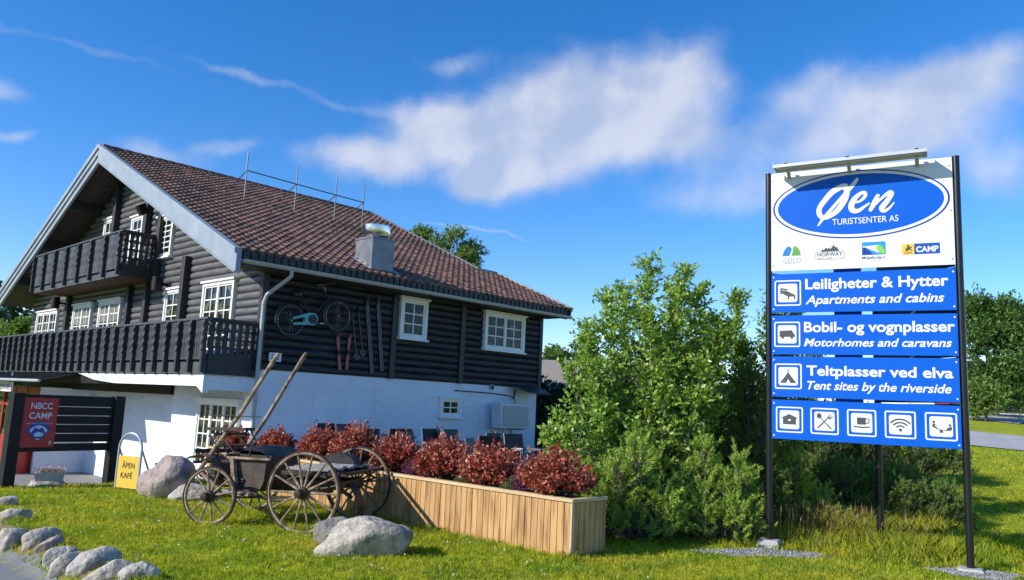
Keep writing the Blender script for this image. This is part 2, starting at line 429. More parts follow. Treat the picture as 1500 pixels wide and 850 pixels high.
# ------------------------------------------------------------------ house materials
m_log = mat('dark_logs', (0.024, 0.024, 0.028), (0.013, 0.013, 0.016), 0.5, 2.2, 7, bump=0.25, bscale=14, stretch=(1, 1, 5), spec=0.3, c3=(0.042, 0.042, 0.044), s3=1.4)
m_log_sunlit = mat('sunlit_logs', (0.135, 0.135, 0.142), (0.075, 0.075, 0.08), 0.45, 2.2, 7, bump=0.25, bscale=14, stretch=(1, 1, 5), c3=(0.14, 0.138, 0.136), s3=1.4)  # paler copy of the dark logs, the gable's sunlight put into its colour
m_dark = mat('black_stained_wood', (0.03, 0.03, 0.033), (0.018, 0.018, 0.02), 0.55, 3, 6, bump=0.2, bscale=25)
m_rail = mat('grey_black_boards', (0.075, 0.08, 0.088), (0.05, 0.053, 0.06), 0.5, 3, 6, bump=0.2, bscale=25, island=((0.75, 0.75, 0.75), (1.2, 1.2, 1.2)))
m_barge = mat('barge_paint', (0.27, 0.32, 0.37), (0.22, 0.265, 0.31), 0.5, 1.6, 7, bump=0.15, bscale=14, stretch=(1, 1, 1), c3=(0.32, 0.36, 0.4), s3=0.9)
m_soffit = mat('soffit_boards', (0.045, 0.042, 0.04), (0.028, 0.026, 0.026), 0.7, 4, 5)
m_floorb = mat('balcony_underside', (0.17, 0.095, 0.055), (0.1, 0.06, 0.04), 0.7, 5, 5)
m_white = mat('white_window_paint', (0.8, 0.8, 0.77), (0.72, 0.72, 0.69), 0.45, 3, 4)
m_plaster = mat('white_plaster', (0.77, 0.81, 0.87), (0.68, 0.72, 0.78), 0.8, 1.3, 8, c3=(.66, .69, .73), s3=.45, bump=0.8, bscale=4.5, bdist=0.12, spec=0.2)
m_zinc = mat('painted_gutter', (0.42, 0.43, 0.44), (0.34, 0.35, 0.36), 0.45, 4, 4)
m_steel = mat('galvanised_steel', (0.55, 0.56, 0.58), (0.42, 0.43, 0.45), 0.38, 6, 4, metal=0.85)
m_lead = mat('chimney_cladding', (0.22, 0.23, 0.25), (0.15, 0.155, 0.17), 0.45, 3, 5, metal=0.5)
m_redpaint = mat('red_door_paint', (0.34, 0.035, 0.025), (0.27, 0.028, 0.02), 0.45, 3, 4)
m_black = mat('black_paint', (0.009, 0.009, 0.01), (0.015, 0.015, 0.016), 0.55, 6, 4, spec=0.25)
def glassmat(name='window_glass', c1=(0.008, 0.011, 0.009), c2=(0.17, 0.15, 0.09), sc=4.5):
    m = mat(name, c1, c2, 0.03, sc, 3, p0=0.52, p1=0.7, spec=0.28); return m
m_glass = glassmat()  # tan green blotches stand for tree reflections, put into the pane colour
m_curtain = mat('glass_with_curtain', (0.34, 0.33, 0.31), (0.12, 0.12, 0.12), 0.12, 3.0, 3, stretch=(6, 1, 0.6), spec=0.9)

# roof tiles, each tile with its own tone
def tilemat():
    m = mat('clay_tiles', (0.19, 0.1, 0.075), (0.125, 0.07, 0.055), 0.75, 9, 6, bump=0.2, bscale=40, c3=(0.05, 0.042, 0.036), s3=0.8)
    n, l = m.node_tree.nodes, m.node_tree.links
    b = n['Principled BSDF']; src = b.inputs['Base Color'].links[0].from_socket
    tc = n.new('ShaderNodeTexCoord'); sp = n.new('ShaderNodeSeparateXYZ'); l.new(tc.outputs['Object'], sp.inputs[0])
    def fl(sock, k, o):
        a = n.new('ShaderNodeMath'); a.operation = 'MULTIPLY_ADD'; a.inputs[1].default_value = k; a.inputs[2].default_value = o; l.new(sock, a.inputs[0])
        f = n.new('ShaderNodeMath'); f.operation = 'FLOOR'; l.new(a.outputs[0], f.inputs[0]); return f.outputs[0]
    cb = n.new('ShaderNodeCombineXYZ'); l.new(fl(sp.outputs[0], 1 / TILE_W, 0.5), cb.inputs[0]); l.new(fl(sp.outputs[1], 1 / TILE_RUN, 0.8 / TILE_RUN), cb.inputs[1])
    wh = n.new('ShaderNodeTexWhiteNoise'); l.new(cb.outputs[0], wh.inputs['Vector'])
    cr = n.new('ShaderNodeValToRGB'); e = cr.color_ramp.elements; e[0].color = (0.5, 0.55, 0.6, 1); e[1].color = (1.5, 1.4, 1.3, 1)
    l.new(wh.outputs['Value'], cr.inputs[0])
    mx = n.new('ShaderNodeMix'); mx.data_type = 'RGBA'; mx.blend_type = 'MULTIPLY'; mx.inputs['Factor'].default_value = 0.85
    l.new(src, mx.inputs['A']); l.new(cr.outputs[0], mx.inputs['B']); l.new(mx.outputs['Result'], b.inputs['Base Color'])
    return m
SLOPE = 0.446; YR = 9.45; Z_EAVE = 5.25; Y_EAVE = -0.8; UN = -1.22
COURSES = 38; TILE_RUN = (YR - Y_EAVE) / COURSES; TILE_W = 0.245
m_tile = tilemat()
def roof_z(v):
    v = v if v <= YR else 2 * YR - v
    return Z_EAVE + SLOPE * (v - Y_EAVE)
def u_end(v):
    if v > YR: v = 2 * YR - v
    if v > 2.5: return 9.78
    return 11.3 - 0.17 * max(v + .8, 0)

house = thing('log_house', 'large black log lodge with white plastered basement, tiled roof and two dark balconies', 'house', HO, HA)

# ---- basement
mb = MB()
mb.box(0.0, 10.55, 0.0, 4.67, -1.7, 2.47); mb.box(0.62, 9.4, 4.67, 18.8, -1.7, 2.47)
base = ob('basement_wall', mb, m_plaster, house)
# ---- log walls
def logs(mb, a0, a1, z, h, fix, axis, depth=0.098, seg=9):
    vs = []; fs = []
    for k in range(seg + 1):
        t = math.pi * k / seg; zz = z + h / 2 - h / 2 * math.cos(t); o = depth * math.sin(t) ** 0.9
        for a in (a0, a1): vs.append((a, fix - o, zz) if axis == 'u' else (fix - o, a, zz))
    for k in range(seg): fs.append((2 * k, 2 * k + 1, 2 * k + 3, 2 * k + 2))
    fs.append(tuple(2 * k for k in range(seg + 1))); fs.append(tuple(2 * k + 1 for k in range(seg, -1, -1)))
    mb.add(vs, fs)
LH = 0.2
mb = MB(); mb.box(0.0, 10.55, 0.0, 0.3, 2.47, 5.1); mb.box(10.3, 10.55, 0.3, 2.2, 2.47, 5.1); mb.box(9.2, 9.4, 2.2, 18.8, 2.47, 5.0)
for k in range(13): logs(mb, -0.02 if k % 2 else 0.02, 10.56, 2.47 + k * LH, LH, 0.0, 'u', 0.075)
ob('side_log_wall', mb, m_log, house)
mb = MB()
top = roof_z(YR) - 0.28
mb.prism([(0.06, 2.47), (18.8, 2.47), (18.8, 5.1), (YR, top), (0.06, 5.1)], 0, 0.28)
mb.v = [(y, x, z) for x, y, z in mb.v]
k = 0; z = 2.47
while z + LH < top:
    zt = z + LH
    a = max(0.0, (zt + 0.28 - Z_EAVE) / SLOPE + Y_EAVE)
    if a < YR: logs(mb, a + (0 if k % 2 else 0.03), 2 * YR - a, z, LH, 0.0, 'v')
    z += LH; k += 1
ob('gable_log_wall', mb, m_log_sunlit, house)
# corner boards and vertical posts
for nm, bx in (('corner_board', (-0.1, 0.06, -0.1, 0.06, 2.44, 5.0)), ('corner_board', (10.5, 10.66, -0.1, 0.1, 2.44, 5.0)), ('wall_post', (4.05, 4.23, -0.12, 0, 2.46, 5.0)), ('wall_post', (6.76, 6.94, -0.12, 0, 2.46, 5.0))):
    ob(nm, MB().box(*bx), m_dark, house)

# ---- windows (local: x right, z up, -y outwards)
def window(w, h, cols, rows, lights, loc, face, depth=0.185, pane=None, curtain=False, casing=0.09, label=None):
    mb = MB(); c = casing
    mb.box(0, c, -depth, 0.1, 0, h); mb.box(w - c, w, -depth, 0.1, 0, h)
    mb.box(c, w - c, -depth, 0.1, h - c, h); mb.box(c, w - c, -depth, 0.1, 0, c)
    mb.box(-0.06, w + 0.06, -depth - 0.05, 0.05, h + 0.002, h + 0.06); mb.box(-0.05, w + 0.05, -depth - 0.06, 0.05, -0.05, -0.002)
    iw = (w - 2 * c) / lights
    for i in range(lights):
        x0 = c + i * iw; x1 = x0 + iw; s = 0.045
        if i: mb.box(x0 - 0.05, x0 + 0.05, -depth + 0.01, 0.1, c, h - c)
        y = -depth + 0.03
        mb.box(x0, x0 + s + .02, y, 0.08, c, h - c); mb.box(x1 - s - .02, x1, y, 0.08, c, h - c)
        mb.box(x0 + s + .02, x1 - s - .02, y, 0.08, c, c + s); mb.box(x0 + s + .02, x1 - s - .02, y, 0.08, h - c - s, h - c)
        px = (iw - 2 * s) / cols; pz = (h - 2 * c - 2 * s) / rows
        for j in range(1, cols): mb.box(x0 + s + j * px - 0.017, x0 + s + j * px + 0.017, y + 0.008, 0.06, c + s, h - c - s)
        for j in range(1, rows): mb.box(x0 + s + .02, x1 - s - .02, y + 0.012, 0.06, c + s + j * pz - 0.017, c + s + j * pz + 0.017)
    o = ob('window', mb, m_white, house, loc, (0, 0, 0) if face == 'side' else (0, 0, -math.pi / 2))
    if label: o['label'] = label
    ob('pane', MB().box(c, w - c, -depth + 0.062, 0.0, c, h - c), pane or m_glass, o, smooth=False)
    if curtain:
        ob('curtain', MB().box(c + .05, w - c - .05, -depth + 0.052, -depth + 0.0605, h * .62, h - c - .05), m_curtain, o, smooth=False)
    return o
window(1.02, 1.17, 2, 3, 1, (4.29, 0, 3.67), 'side'); window(1.9, 1.2, 2, 3, 2, (7.75, 0, 3.63), 'side')
window(0.86, 0.56, 2, 2, 1, (6.1, 0, 1.43), 'side', depth=0.11, casing=0.07)
# gable: v of the left edge seen from outside is the larger one
for (v0, v1, z0, z1, cols, rows, lights) in ((17.95, 15.45, 2.9, 4.72, 2, 5, 3), (13.65, 11.8, 2.9, 4.78, 2, 5, 2), (11.05, 9.1, 2.9, 4.78, 2, 5, 2), (5.62, 4.52, 2.9, 4.82, 2, 5, 1), (3.12, 1.3, 2.9, 4.84, 2, 5, 2)):
    window(v0 - v1, z1 - z0, cols, rows, lights, (0, v0, z0), 'gable', depth=0.185, curtain=lights < 3 and v0 > 9)
for (v0, v1, z0, z1) in ((11.5, 10.55, 5.4, 7.75), (8.95, 8.0, 5.4, 7.5), (6.75, 5.6, 5.9, 7.2)):
    window(v0 - v1, z1 - z0, 2, 6, 1, (0, v0, z0), 'gable', depth=0.185, pane=m_glass)
window(2.3, 1.78, 2, 4, 3, (0, 2.9, -0.15), 'gable', depth=0.11, casing=0.08)

# ---- roof
def tile_slope(mirror=False):
    us = np.arange(UN, 11.4, TILE_W / 7); n = len(us)
    prof = 0.027 * np.cos(2 * math.pi * us / TILE_W) + 0.007 * np.cos(4 * math.pi * us / TILE_W + 0.6)
    V = []; Fc = []
    rng = np.random.default_rng(5)
    nt = int(12.8 / TILE_W) + 4
    for c in range(COURSES):
        v0 = Y_EAVE + c * TILE_RUN; v1 = v0 + TILE_RUN + 0.03
        jit = rng.normal(0, 0.006, nt)[((us - UN) / TILE_W).astype(int)]
        b = len(V)
        for (v, lift) in ((v0 + 0.0, -0.01), (v0 - 0.014, 0.074), (v1, 0.008)):
            zz = Z_EAVE + SLOPE * (v - Y_EAVE)
            for u, p, j in zip(us, prof, jit): V.append((min(u, u_end(v0 + .1)), v, zz + p + lift + (j if lift > 0.02 else 0)))
        for r in range(2):
            for i in range(n - 1):
                if us[i] >= u_end(v0 + .1): continue
                Fc.append((b + r * n + i, b + r * n + i + 1, b + (r + 1) * n + i + 1, b + (r + 1) * n + i))
    V = np.array(V)
    if mirror: V[:, 1] = 2 * YR - V[:, 1]
    return V, np.array(Fc)
V1, F1 = tile_slope()
roof = npmesh('roof', V1, F1, m_tile, house, smooth=True); roof.data.set_sharp_from_angle(angle=R(40))
V2, F2 = tile_slope(True)
npmesh('rear_roof_slope', V2, F2[:, ::-1], m_tile, house, smooth=True)
mb = MB()
for sgn in (0, 1):                 # deck under the tiles, one prism per slope
    pts = [(Y_EAVE + 0.02, Z_EAVE - 0.05), (YR, roof_z(YR) - 0.05), (YR, roof_z(YR) - 0.21), (Y_EAVE + 0.02, Z_EAVE - 0.21)]
    if sgn: pts = [(2 * YR - a + 0.002, b) for a, b in pts][::-1]
    o = len(mb.v); mb.prism(pts, UN + 0.1, 9.7)
    if not sgn:
        mb.prism([(Y_EAVE + 0.02, Z_EAVE - 0.053), (2.5, roof_z(2.5) - 0.053), (2.5, roof_z(2.5) - 0.21), (Y_EAVE + 0.02, Z_EAVE - 0.21)], 9.703, 10.75)
mb.v = [(y, x, z) for x, y, z in mb.v]
ob('roof_deck', mb, m_soffit, house, smooth=False)
# ridge tiles
mb = MB()
for i in range(30):
    u0 = UN + i * 0.37; u1 = min(u0 + 0.4, 9.8)
    if u0 > 9.7: break
    pts = []
    vs = []; n = 7; zr = roof_z(YR)
    for (u, s) in ((u0, 1.12), (u1, 0.98)):
        for j in range(n):
            t = math.pi * j / (n - 1); vs.append((u, YR + 0.15 * s * math.cos(t), zr - 0.02 + 0.12 * s * math.sin(t)))
    mb.add(vs, [(j, j + 1, n + j + 1, n + j) for j in range(n - 1)] + [tuple(range(n)), tuple(range(n, 2 * n))])
ob('ridge_cap', mb, m_tile, roof)
# verge flashing at the far end and barge boards
def rake(name, u0, u1, d0, d1, m, side, v_lo=-0.92, parent=house, layers=None):
    mb = MB()
    for (a, b, ua, ub) in (layers or [(d0, d1, u0, u1)]):
        zl = roof_z(v_lo); zr = roof_z(YR)
        pts = [(v_lo, zl - a), (YR, zr - a), (YR, zr - b), (v_lo, zl - b)]
        if side: pts = [(2 * YR - x, z) for x, z in pts]
        k = len(mb.v); mb.prism(pts, ua, ub)
    mb.v = [(y, x, z) for x, y, z in mb.v]
    return ob(name, mb, m, parent, smooth=False)
LAY = [(-0.07, 0.1, -1.36, -1.18), (0.1, 0.28, -1.31, -1.178), (0.28, 0.5, -1.26, -1.176)]
rake('barge_board', 0, 0, 0, 0, m_barge, 0, layers=[(-0.07, 0.06, -1.36, -1.18), (0.06, 0.5, -1.3, -1.178), (0.5, 0.535, -1.335, -1.176)])
rake('barge_board', 0, 0, 0, 0, m_barge, 1, layers=LAY)
mb = MB(); zz = lambda v: roof_z(v) + 0.03
mb.bar((9.86, 9.45, zz(9.45)), (9.86, 2.5, zz(2.5)), 0.08, 0.16); mb.bar((9.8, 2.5, zz(2.5)), (10.76, 2.5, zz(2.5)), 0.1, 0.14); mb.bar((10.8, 2.5, zz(2.5)), (11.34, -0.82, zz(-.82)), 0.09, 0.16)
ob('verge_flashing', mb, m_lead, roof)
mb = MB(); mb.bar((10.72, 2.5, zz(2.5) - .17), (11.2, -0.85, zz(-.85) - .17), 0.06, 0.3); mb.bar((9.75, 9.4, zz(9.4) - .17), (9.75, 2.5, zz(2.5) - .17), 0.06, 0.3)
ob('far_barge_board', mb, m_dark, house)
# eave fascia, soffit, gutter, downpipe
mb = MB(); mb.box(UN + 0.1, 11.15, Y_EAVE + 0.03, Y_EAVE + 0.09, Z_EAVE - 0.33, Z_EAVE - 0.0)
for i in range(60): mb.box(UN + 0.15 + i * 0.207, UN + 0.15 + i * 0.207 + 0.15, Y_EAVE - 0.015, Y_EAVE + 0.028, Z_EAVE - 0.2, Z_EAVE - 0.02)
ob('eave_fascia', mb, m_dark, house, smooth=False)
ob('eave_soffit', MB().box(-0.9, 10.9, Y_EAVE + 0.09, 0.0, 4.93, 4.96), m_soffit, house, smooth=False)
mb = MB(); n = 9
gv = []
for u in (-1.12, 11.2):
    for j in range(n):
        t = math.pi * j / (n - 1); gv.append((u, Y_EAVE - 0.075 - 0.08 * math.cos(t), 5.02 - 0.095 * math.sin(t)))
    for j in range(n - 1, -1, -1):
        t = math.pi * j / (n - 1); gv.append((u, Y_EAVE - 0.075 - 0.068 * math.cos(t), 5.02 - 0.08 * math.sin(t)))
k = 2 * n
mb.add(gv, [(j, (j + 1) % k, k + (j + 1) % k, k + j) for j in range(k)] + [tuple(range(k)), tuple(range(k, 2 * k))])
gutter = ob('gutter', mb, m_zinc, house)
mb = MB()
for i in range(14): mb.bar((-0.9 + i * 0.92, Y_EAVE - 0.15, 5.02), (-0.9 + i * 0.92, Y_EAVE + 0.03, 5.03), 0.03, 0.012)
ob('gutter_bracket', mb, m_zinc, gutter)
mb = MB(); mb.tube([(0.22, -0.86, 4.95), (0.22, -0.86, 4.8), (0.12, -0.74, 4.66), (-0.05, -0.24, 4.34), (-0.08, -0.17, 4.15), (-0.08, -0.17, -0.9)], 0.05, 10)
for z in (4.1, 2.9, 1.2): mb.ring((-0.08, -0.17, z), 0.052, 0.012, 'z', 16, 6)
ob('downpipe', mb, m_zinc, house)
# purlins and rafters seen under the overhang
for v, nm in ((1.3, 'purlin'), (4.0, 'purlin'), (6.7, 'purlin'), (12.2, 'purlin'), (14.9, 'purlin'), (17.5, 'purlin')):
    zc = roof_z(v) - 0.36; ob(nm, MB().box(-1.16, 0.0, v - 0.1, v + 0.1, zc - 0.17, zc + 0.15), m_dark, house)
ob('ridge_beam', MB().box(-1.16, 0, YR - 0.12, YR + 0.12, roof_z(YR) - 0.62, roof_z(YR) - 0.24), m_dark, house)
mb = MB()
for v in np.arange(0.2, 18.7, 0.24):
    pass
for side in (0, 1):
    for i in range(9):
        u = -1.1 + i * 0.135
        pts = [(0.0, roof_z(0) - 0.213), (YR - 0.2, roof_z(YR - .2) - 0.213), (YR - 0.2, roof_z(YR - .2) - 0.235), (0.0, roof_z(0) - 0.235)]
        if side: pts = [(2 * YR - a, b) for a, b in pts]
        k0 = len(mb.v); mb.prism(pts, u, u + 0.118)
mb.v = [(y, x, z) for x, y, z in mb.v]
ob('overhang_boards', mb, mat('overhang_wood', (0.1, 0.085, 0.075), (0.06, 0.05, 0.045), 0.65, 6, 5, island=((0.6, 0.6, 0.6), (1.3, 1.25, 1.2))), house, smooth=False)

# kitchen vent on the roof
zc0 = roof_z(0.2)
chim = MB(); cu0, cu1, cv0, cv1 = 2.95, 3.72, -0.4, 0.42
chim.box(cu0, cu1, cv0, cv1, 5.25, 6.36); chim.box(cu0 - 0.02, cu1 + 0.02, cv0 - 0.02, cv1 + 0.02, 6.362, 6.41)
ch = ob('chimney', chim, m_lead, roof, smooth=False)
mb = MB(); fz = roof_z
mb.add([(cu0 - .16, cv0 - .18, fz(cv0 - .18) + .075), (cu1 + .16, cv0 - .18, fz(cv0 - .18) + .075), (cu1 + .16, cv1 + .15, fz(cv1 + .15) + .075), (cu0 - .16, cv1 + .15, fz(cv1 + .15) + .075)], [(0, 1, 2, 3)])
ob('chimney_flashing', mb, m_steel, roof, smooth=False)
mb = MB(); prof = [(0.2, 6.41), (0.3, 6.43), (0.37, 6.5), (0.4, 6.62), (0.4, 6.79), (0.385, 6.8), (0.38, 6.79), (0.37, 6.66), (0.2, 6.6)]
mb.lathe(prof, 28, ((cu0 + cu1) / 2, 0.0, 0)); ob('vent_cowl', mb, mat('polished_steel', (0.75, 0.75, 0.74), (0.6, 0.6, 0.6), 0.22, 5, 3, metal=1.0), roof)
# snow guard frame of scaffold tube on the roof
mb = MB(); tops = []
for (u, v, zt, zr_) in ((1.99, 5.51, 9.75, 9.10), (3.9, 5.6, 9.78, 9.10), (5.45, 5.5, 9.72, 9.05), (6.45, 5.2, 9.62, 8.95)):
    mb.tube([(u, v, roof_z(v)), (u, v, zt)], 0.021, 7); mb.tube([(u, v + 1.25, roof_z(v + 1.25)), (u, v, zr_)], 0.017, 6); tops.append((u, v - 0.04, zr_))
    mb.ring((u, v, zr_), 0.03, 0.012, 'z', 10, 5)
mb.tube(tops, 0.02, 7)
ob('roof_guard_rail', mb, mat('scaffold_tube', (0.16, 0.17, 0.19), (0.1, 0.11, 0.12), 0.4, 8, 4, metal=0.6), roof)

# ---- balconies
def scallop(h, w, n=4, amp=0.018):
    P = []
    for i in range(n * 8 + 1):
        z = h * i / (n * 8); P.append((w / 2 - amp * (0.5 - 0.5 * math.cos(2 * math.pi * n * i / (n * 8))) * (0.35 + 0.65 * (math.sin(math.pi * i / (n * 8)))), z))
    return P + [(-x, z) for x, z in reversed(P)]
def turned(h, w):                                  # wide fretwork board whose edges outline turned balusters
    P = []; k = 40
    for i in range(k + 1):
        t = i / k; a = 0.5 * w - 0.034 * (0.5 - 0.5 * math.cos(2 * math.pi * 4 * t)) - 0.022 * math.sin(math.pi * t) * (0.5 - 0.5 * math.cos(2 * math.pi * 8 * t))
        P.append((a, h * t))
    return P + [(-x, z) for x, z in reversed(P)]
def balcony(v0, v1, u, z0, z1, floor_z, bays, nb, label, front=None, under=False):
    B = part('balcony', house); B['label'] = label
    ob('balcony_floor', MB().box(u + 0.06, -0.08, v0, v1, floor_z - 0.06, floor_z), m_floorb if under else m_dark, B, smooth=False)
    ob('top_rail', MB().box(u - 0.09, u + 0.07, v0 - 0.06, v1, z1 - 0.06, z1), m_rail, B, bevel=0.01)
    L = (v1 - v0) / bays
    edge = MB().box(u - 0.03, u + 0.03, v0, v1, z0, floor_z + 0.06); ob('fascia_board', edge, m_rail, B, smooth=False)
    mb = MB().box(u - 0.02, u + 0.02, v0, v1, z1 - 0.2, z1 - 0.14); ob('upper_batten', mb, m_rail, B, smooth=False)
    ob('lower_batten', MB().box(u - 0.02, u + 0.02, v0, v1, floor_z + 0.2, floor_z + 0.26), m_rail, B, smooth=False)
    bw = L / nb
    hb = z1 - 0.07 - (floor_z + 0.12)
    pan = None; post = None
    for i in range(bays + 1):
        if i < bays:
            if pan is None:
                mb = MB()
                for j in range(nb):
                    c = (j + 0.5) * bw; k0 = len(mb.v); mb.prism([(x + c, z) for x, z in scallop(hb, bw * 0.9)], 0, 0.028)
                mb.v = [(y, x, z) for x, y, z in mb.v]
                pan = ob('railing_panel', mb, m_rail, B, (u - 0.05, v0, floor_z + 0.12), smooth=False)
            else:
                q = pan.copy(); COL.objects.link(q); q.parent = B; q.location = (u - 0.05, v0 + i * L, floor_z + 0.12)
        if post is None:
            hp = z1 - 0.065 - z0 - 0.03
            P = [(0.0, 0.0), (0.09, 0)]
            for q in range(41):
                t = q / 40; P.append((0.09 + 0.03 * (0.5 - 0.5 * math.cos(2 * math.pi * 6 * t)) * (1 if 0.42 < t < 0.98 else 0), hp * t))
            P += [(0, hp)]
            mb = MB(); mb.prism([(-x, z) for x, z in P], -0.05, 0.05)
            post = ob('railing_post', mb, m_dark, B, (u - 0.052, v0, z0 + 0.03), smooth=False)
        else:
            q = post.copy(); COL.objects.link(q); q.parent = B; q.location = (u - 0.052, v0 + i * L, z0 + 0.03)
    # end panel facing the side, turned fretwork
    ob('end_rail', MB().box(u + 0.072, -0.05, v0 - 0.06, v0 + 0.06, z1 - 0.075, z1 - 0.003), m_dark, B, smooth=False)
    mb = MB(); W_ = -0.1 - u; n = 7; bw2 = W_ / n
    for j in range(n): mb.prism([(x + u + (j + .5) * bw2, z + floor_z + 0.2) for x, z in turned(z1 - 0.075 - floor_z - 0.2, bw2 * 1.0)], v0 - 0.012, v0 + 0.014)
    ob('end_fretwork', mb, m_dark, B, smooth=False)
    ob('end_fascia', MB().box(u + 0.032, -0.04, v0 - 0.03, v0 + 0.03, z0, floor_z + 0.24), m_dark, B, smooth=False)
    return B
BL = balcony(0.0, 19.6, -1.35, 2.27, 3.64, 2.5, 28, 6, 'long lower balcony across the gable')
BU = balcony(6.55, 14.9, -1.2, 5.2, 6.62, 5.32, 7, 9, 'shorter upper balcony under the gable overhang', under=True)
mb = MB()
for i in range(10): mb.box(-1.12 + i * 0.115, -1.12 + i * 0.115 + 0.07, 6.6, 14.85, 5.2, 5.258)
ob('underside_joist', mb, m_floorb, BU, smooth=False)
# posts on the gable
for (v, z0, z1, du) in ((14.3, 2.7, 5.2, 0.16), (8.45, 2.7, 5.2, 0.16), (7.05, 2.7, 5.2, 0.16), (4.35, 2.7, 5.75, 0.2), (10.4, 5.3, 8.95, 0.2), (6.45, 5.0, 7.25, 0.2), (7.6, 6.5, 8.1, 0.2), (12.7, 5.2, 7.0, 0.2)):
    ob('gable_post', MB().box(-0.08 - du, 0.0, v - 0.11, v + 0.11, z0, z1), m_dark, house, bevel=0.012)
# lamps on the gable
for (v, z, L) in ((14.95, 4.95, 'wall lamp left of the first lit post'), (5.7, 5.0, 'wall lamp under the end of the upper balcony')):
    mb = MB(); mb.lathe([(0.13, -0.22), (0.15, -0.2), (0.15, 0.2), (0.13, 0.22)], 14, (-0.42, v, z)); mb.bar((-0.3, v, z), (0, v, z), 0.08, 0.08)
    ob('wall_lamp', mb, m_black, house)
# floodlight on upper post
mb = MB(); mb.bar((-0.2, 7.25, 7.55), (-0.5, 7.2, 7.5), 0.05, 0.05); mb.bar((-0.45, 7.2, 7.35), (-0.62, 7.18, 7.62), 0.2, 0.26)
ob('floodlight', mb, m_black, house)

# ---- under the balcony: white corbel, dark gable panel, porch roof, vestibule
mb = MB()
P = [(0.02, 2.245), (8.6, 2.245), (7.2, 2.06), (5.6, 1.98), (0.35, 1.98), (0.02, 1.82)]
mb.prism(P, -1.36, -1.2); mb.v = [(y, x, z) for x, y, z in mb.v]
mb.box(-1.198, 0.0, 0.02, 0.3, 1.9, 2.24)
ob('balcony_edge_beam', mb, m_plaster, house, smooth=False)
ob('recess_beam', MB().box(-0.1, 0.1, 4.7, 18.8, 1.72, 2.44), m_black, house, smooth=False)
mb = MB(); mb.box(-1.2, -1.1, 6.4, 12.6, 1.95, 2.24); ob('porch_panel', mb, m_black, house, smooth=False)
mb = MB()
for i in range(56):
    v = 9.0 + i * 0.21
    mb.bar((-1.3, v, 2.22), (-2.3, v, 1.98), 0.2, 0.03); mb.bar((-1.3, v + 0.1, 2.235), (-2.3, v + 0.1, 1.995), 0.05, 0.05)
ob('porch_roof', mb, m_dark, house, smooth=False)
ob('porch_gutter', MB().tube([(-2.34, 8.9, 1.96), (-2.34, 20.8, 1.96)], 0.045, 8), m_zinc, house)
# vestibule of red frames and glass
vest = part('entrance_porch', house)
mb = MB(); x0 = -1.05
mb.box(x0, 0.62, 13.0, 13.18, -1.7, 1.75); ob('white_end_wall', mb, m_plaster, vest, smooth=False)
mb = MB()
for v in (13.2, 14.6, 16.0, 17.4, 18.7): mb.box(x0 - 0.02, x0 + 0.1, v, v + 0.14, -1.7, 1.74)
mb.box(x0, x0 + 0.08, 13.34, 18.7, 1.5, 1.74); mb.box(x0, x0 + 0.08, 13.34, 18.7, 1.0, 1.1); mb.box(x0 + 0.01, x0 + 0.06, 13.34, 18.7, -1.7, -0.1)
ob('red_frame', mb, m_redpaint, vest, smooth=False)
ob('porch_glass', MB().box(x0 + 0.03, x0 + 0.04, 13.34, 18.7, -0.1, 1.5), m_glass, vest, smooth=False)
mb = MB(); mb.M = Matrix.Translation((x0, 13.3, -1.3)) @ Matrix.Rotation(R(205), 4, 'Z'); mb.box(0, 0.9, -0.03, 0.03, 0, 2.2)
door = ob('door', mb, mat('red_door_lit', (0.5, 0.05, 0.03), (0.42, 0.045, 0.03), 0.4, 3, 4), vest, smooth=False)
mb = MB(); mb.M = Matrix.Translation((x0, 13.3, -1.3)) @ Matrix.Rotation(R(205), 4, 'Z')
mb.box(0.15, 0.72, 0.031, 0.05, 0.95, 1.25); ob('door_notice', mb, mat('orange_notice', (0.75, 0.3, 0.03), (0.7, 0.5, 0.05), 0.5, 8), door, smooth=False)

m_signwhite = mat('sign_white', (0.73, 0.74, 0.75), (0.68, 0.69, 0.71), 0.32, 1.2, 7, c3=(.66, .665, .66), s3=1.8)
m_signblue = mat('sign_blue', (0.0, 0.1, 0.56), (0.0, 0.093, 0.53), 0.4, 2, 4, spec=0.22)
m_glyph = mat('glyph_grey', (0.06, 0.062, 0.07), (0.05, 0.052, 0.06), 0.5, 4)
m_pole = mat('black_pole', (0.006, 0.006, 0.008), (0.012, 0.012, 0.014), 0.32, 5, 4)
m_conc = mat('concrete', (0.44, 0.43, 0.41), (0.34, 0.33, 0.31), 0.85, 6, 8, bump=0.4, bscale=60)
m_txtdark = mat('dark_lettering', (0.05, 0.055, 0.065), (0.045, 0.05, 0.06), 0.5, 4)

# reception sign over the door
p = H2W(-1.95, 14.2, 1.72)
rs = thing('reception_sign', 'small white reception and cafe sign hanging over the entrance under the balcony', 'sign', p, HA - math.pi / 2)
ob('sign_board', MB().box(-1.05, 1.05, -0.03, 0.03, -0.17, 0.17), m_signwhite, rs, smooth=False)
text('RESEPSJON KAFE', -0.95, 0.95, -0.1, 0.2, m_txtdark, rs, -0.034, 0.01)
ob('hanger', MB().box(-0.95, -0.9, -0.02, 0.02, 0.171, 0.5).box(0.9, 0.95, -0.02, 0.02, 0.171, 0.5), m_zinc, rs, smooth=False)
ob('lamp_strip', MB().box(-1.0, 1.0, -0.2, -0.08, 0.22, 0.32).box(-0.9, -0.85, -0.1, 0.0, 0.26, 0.3).box(0.85, 0.9, -0.1, 0.0, 0.26, 0.3), m_black, rs, smooth=False)

# ------------------------------------------------------------------ things on the long side wall (local: x right, z up, -y out)
def on_side(name, label, cat, u, z, out=0.1, group=None):
    return thing(name, label, cat, H2W(u, -out, z), HA, group)
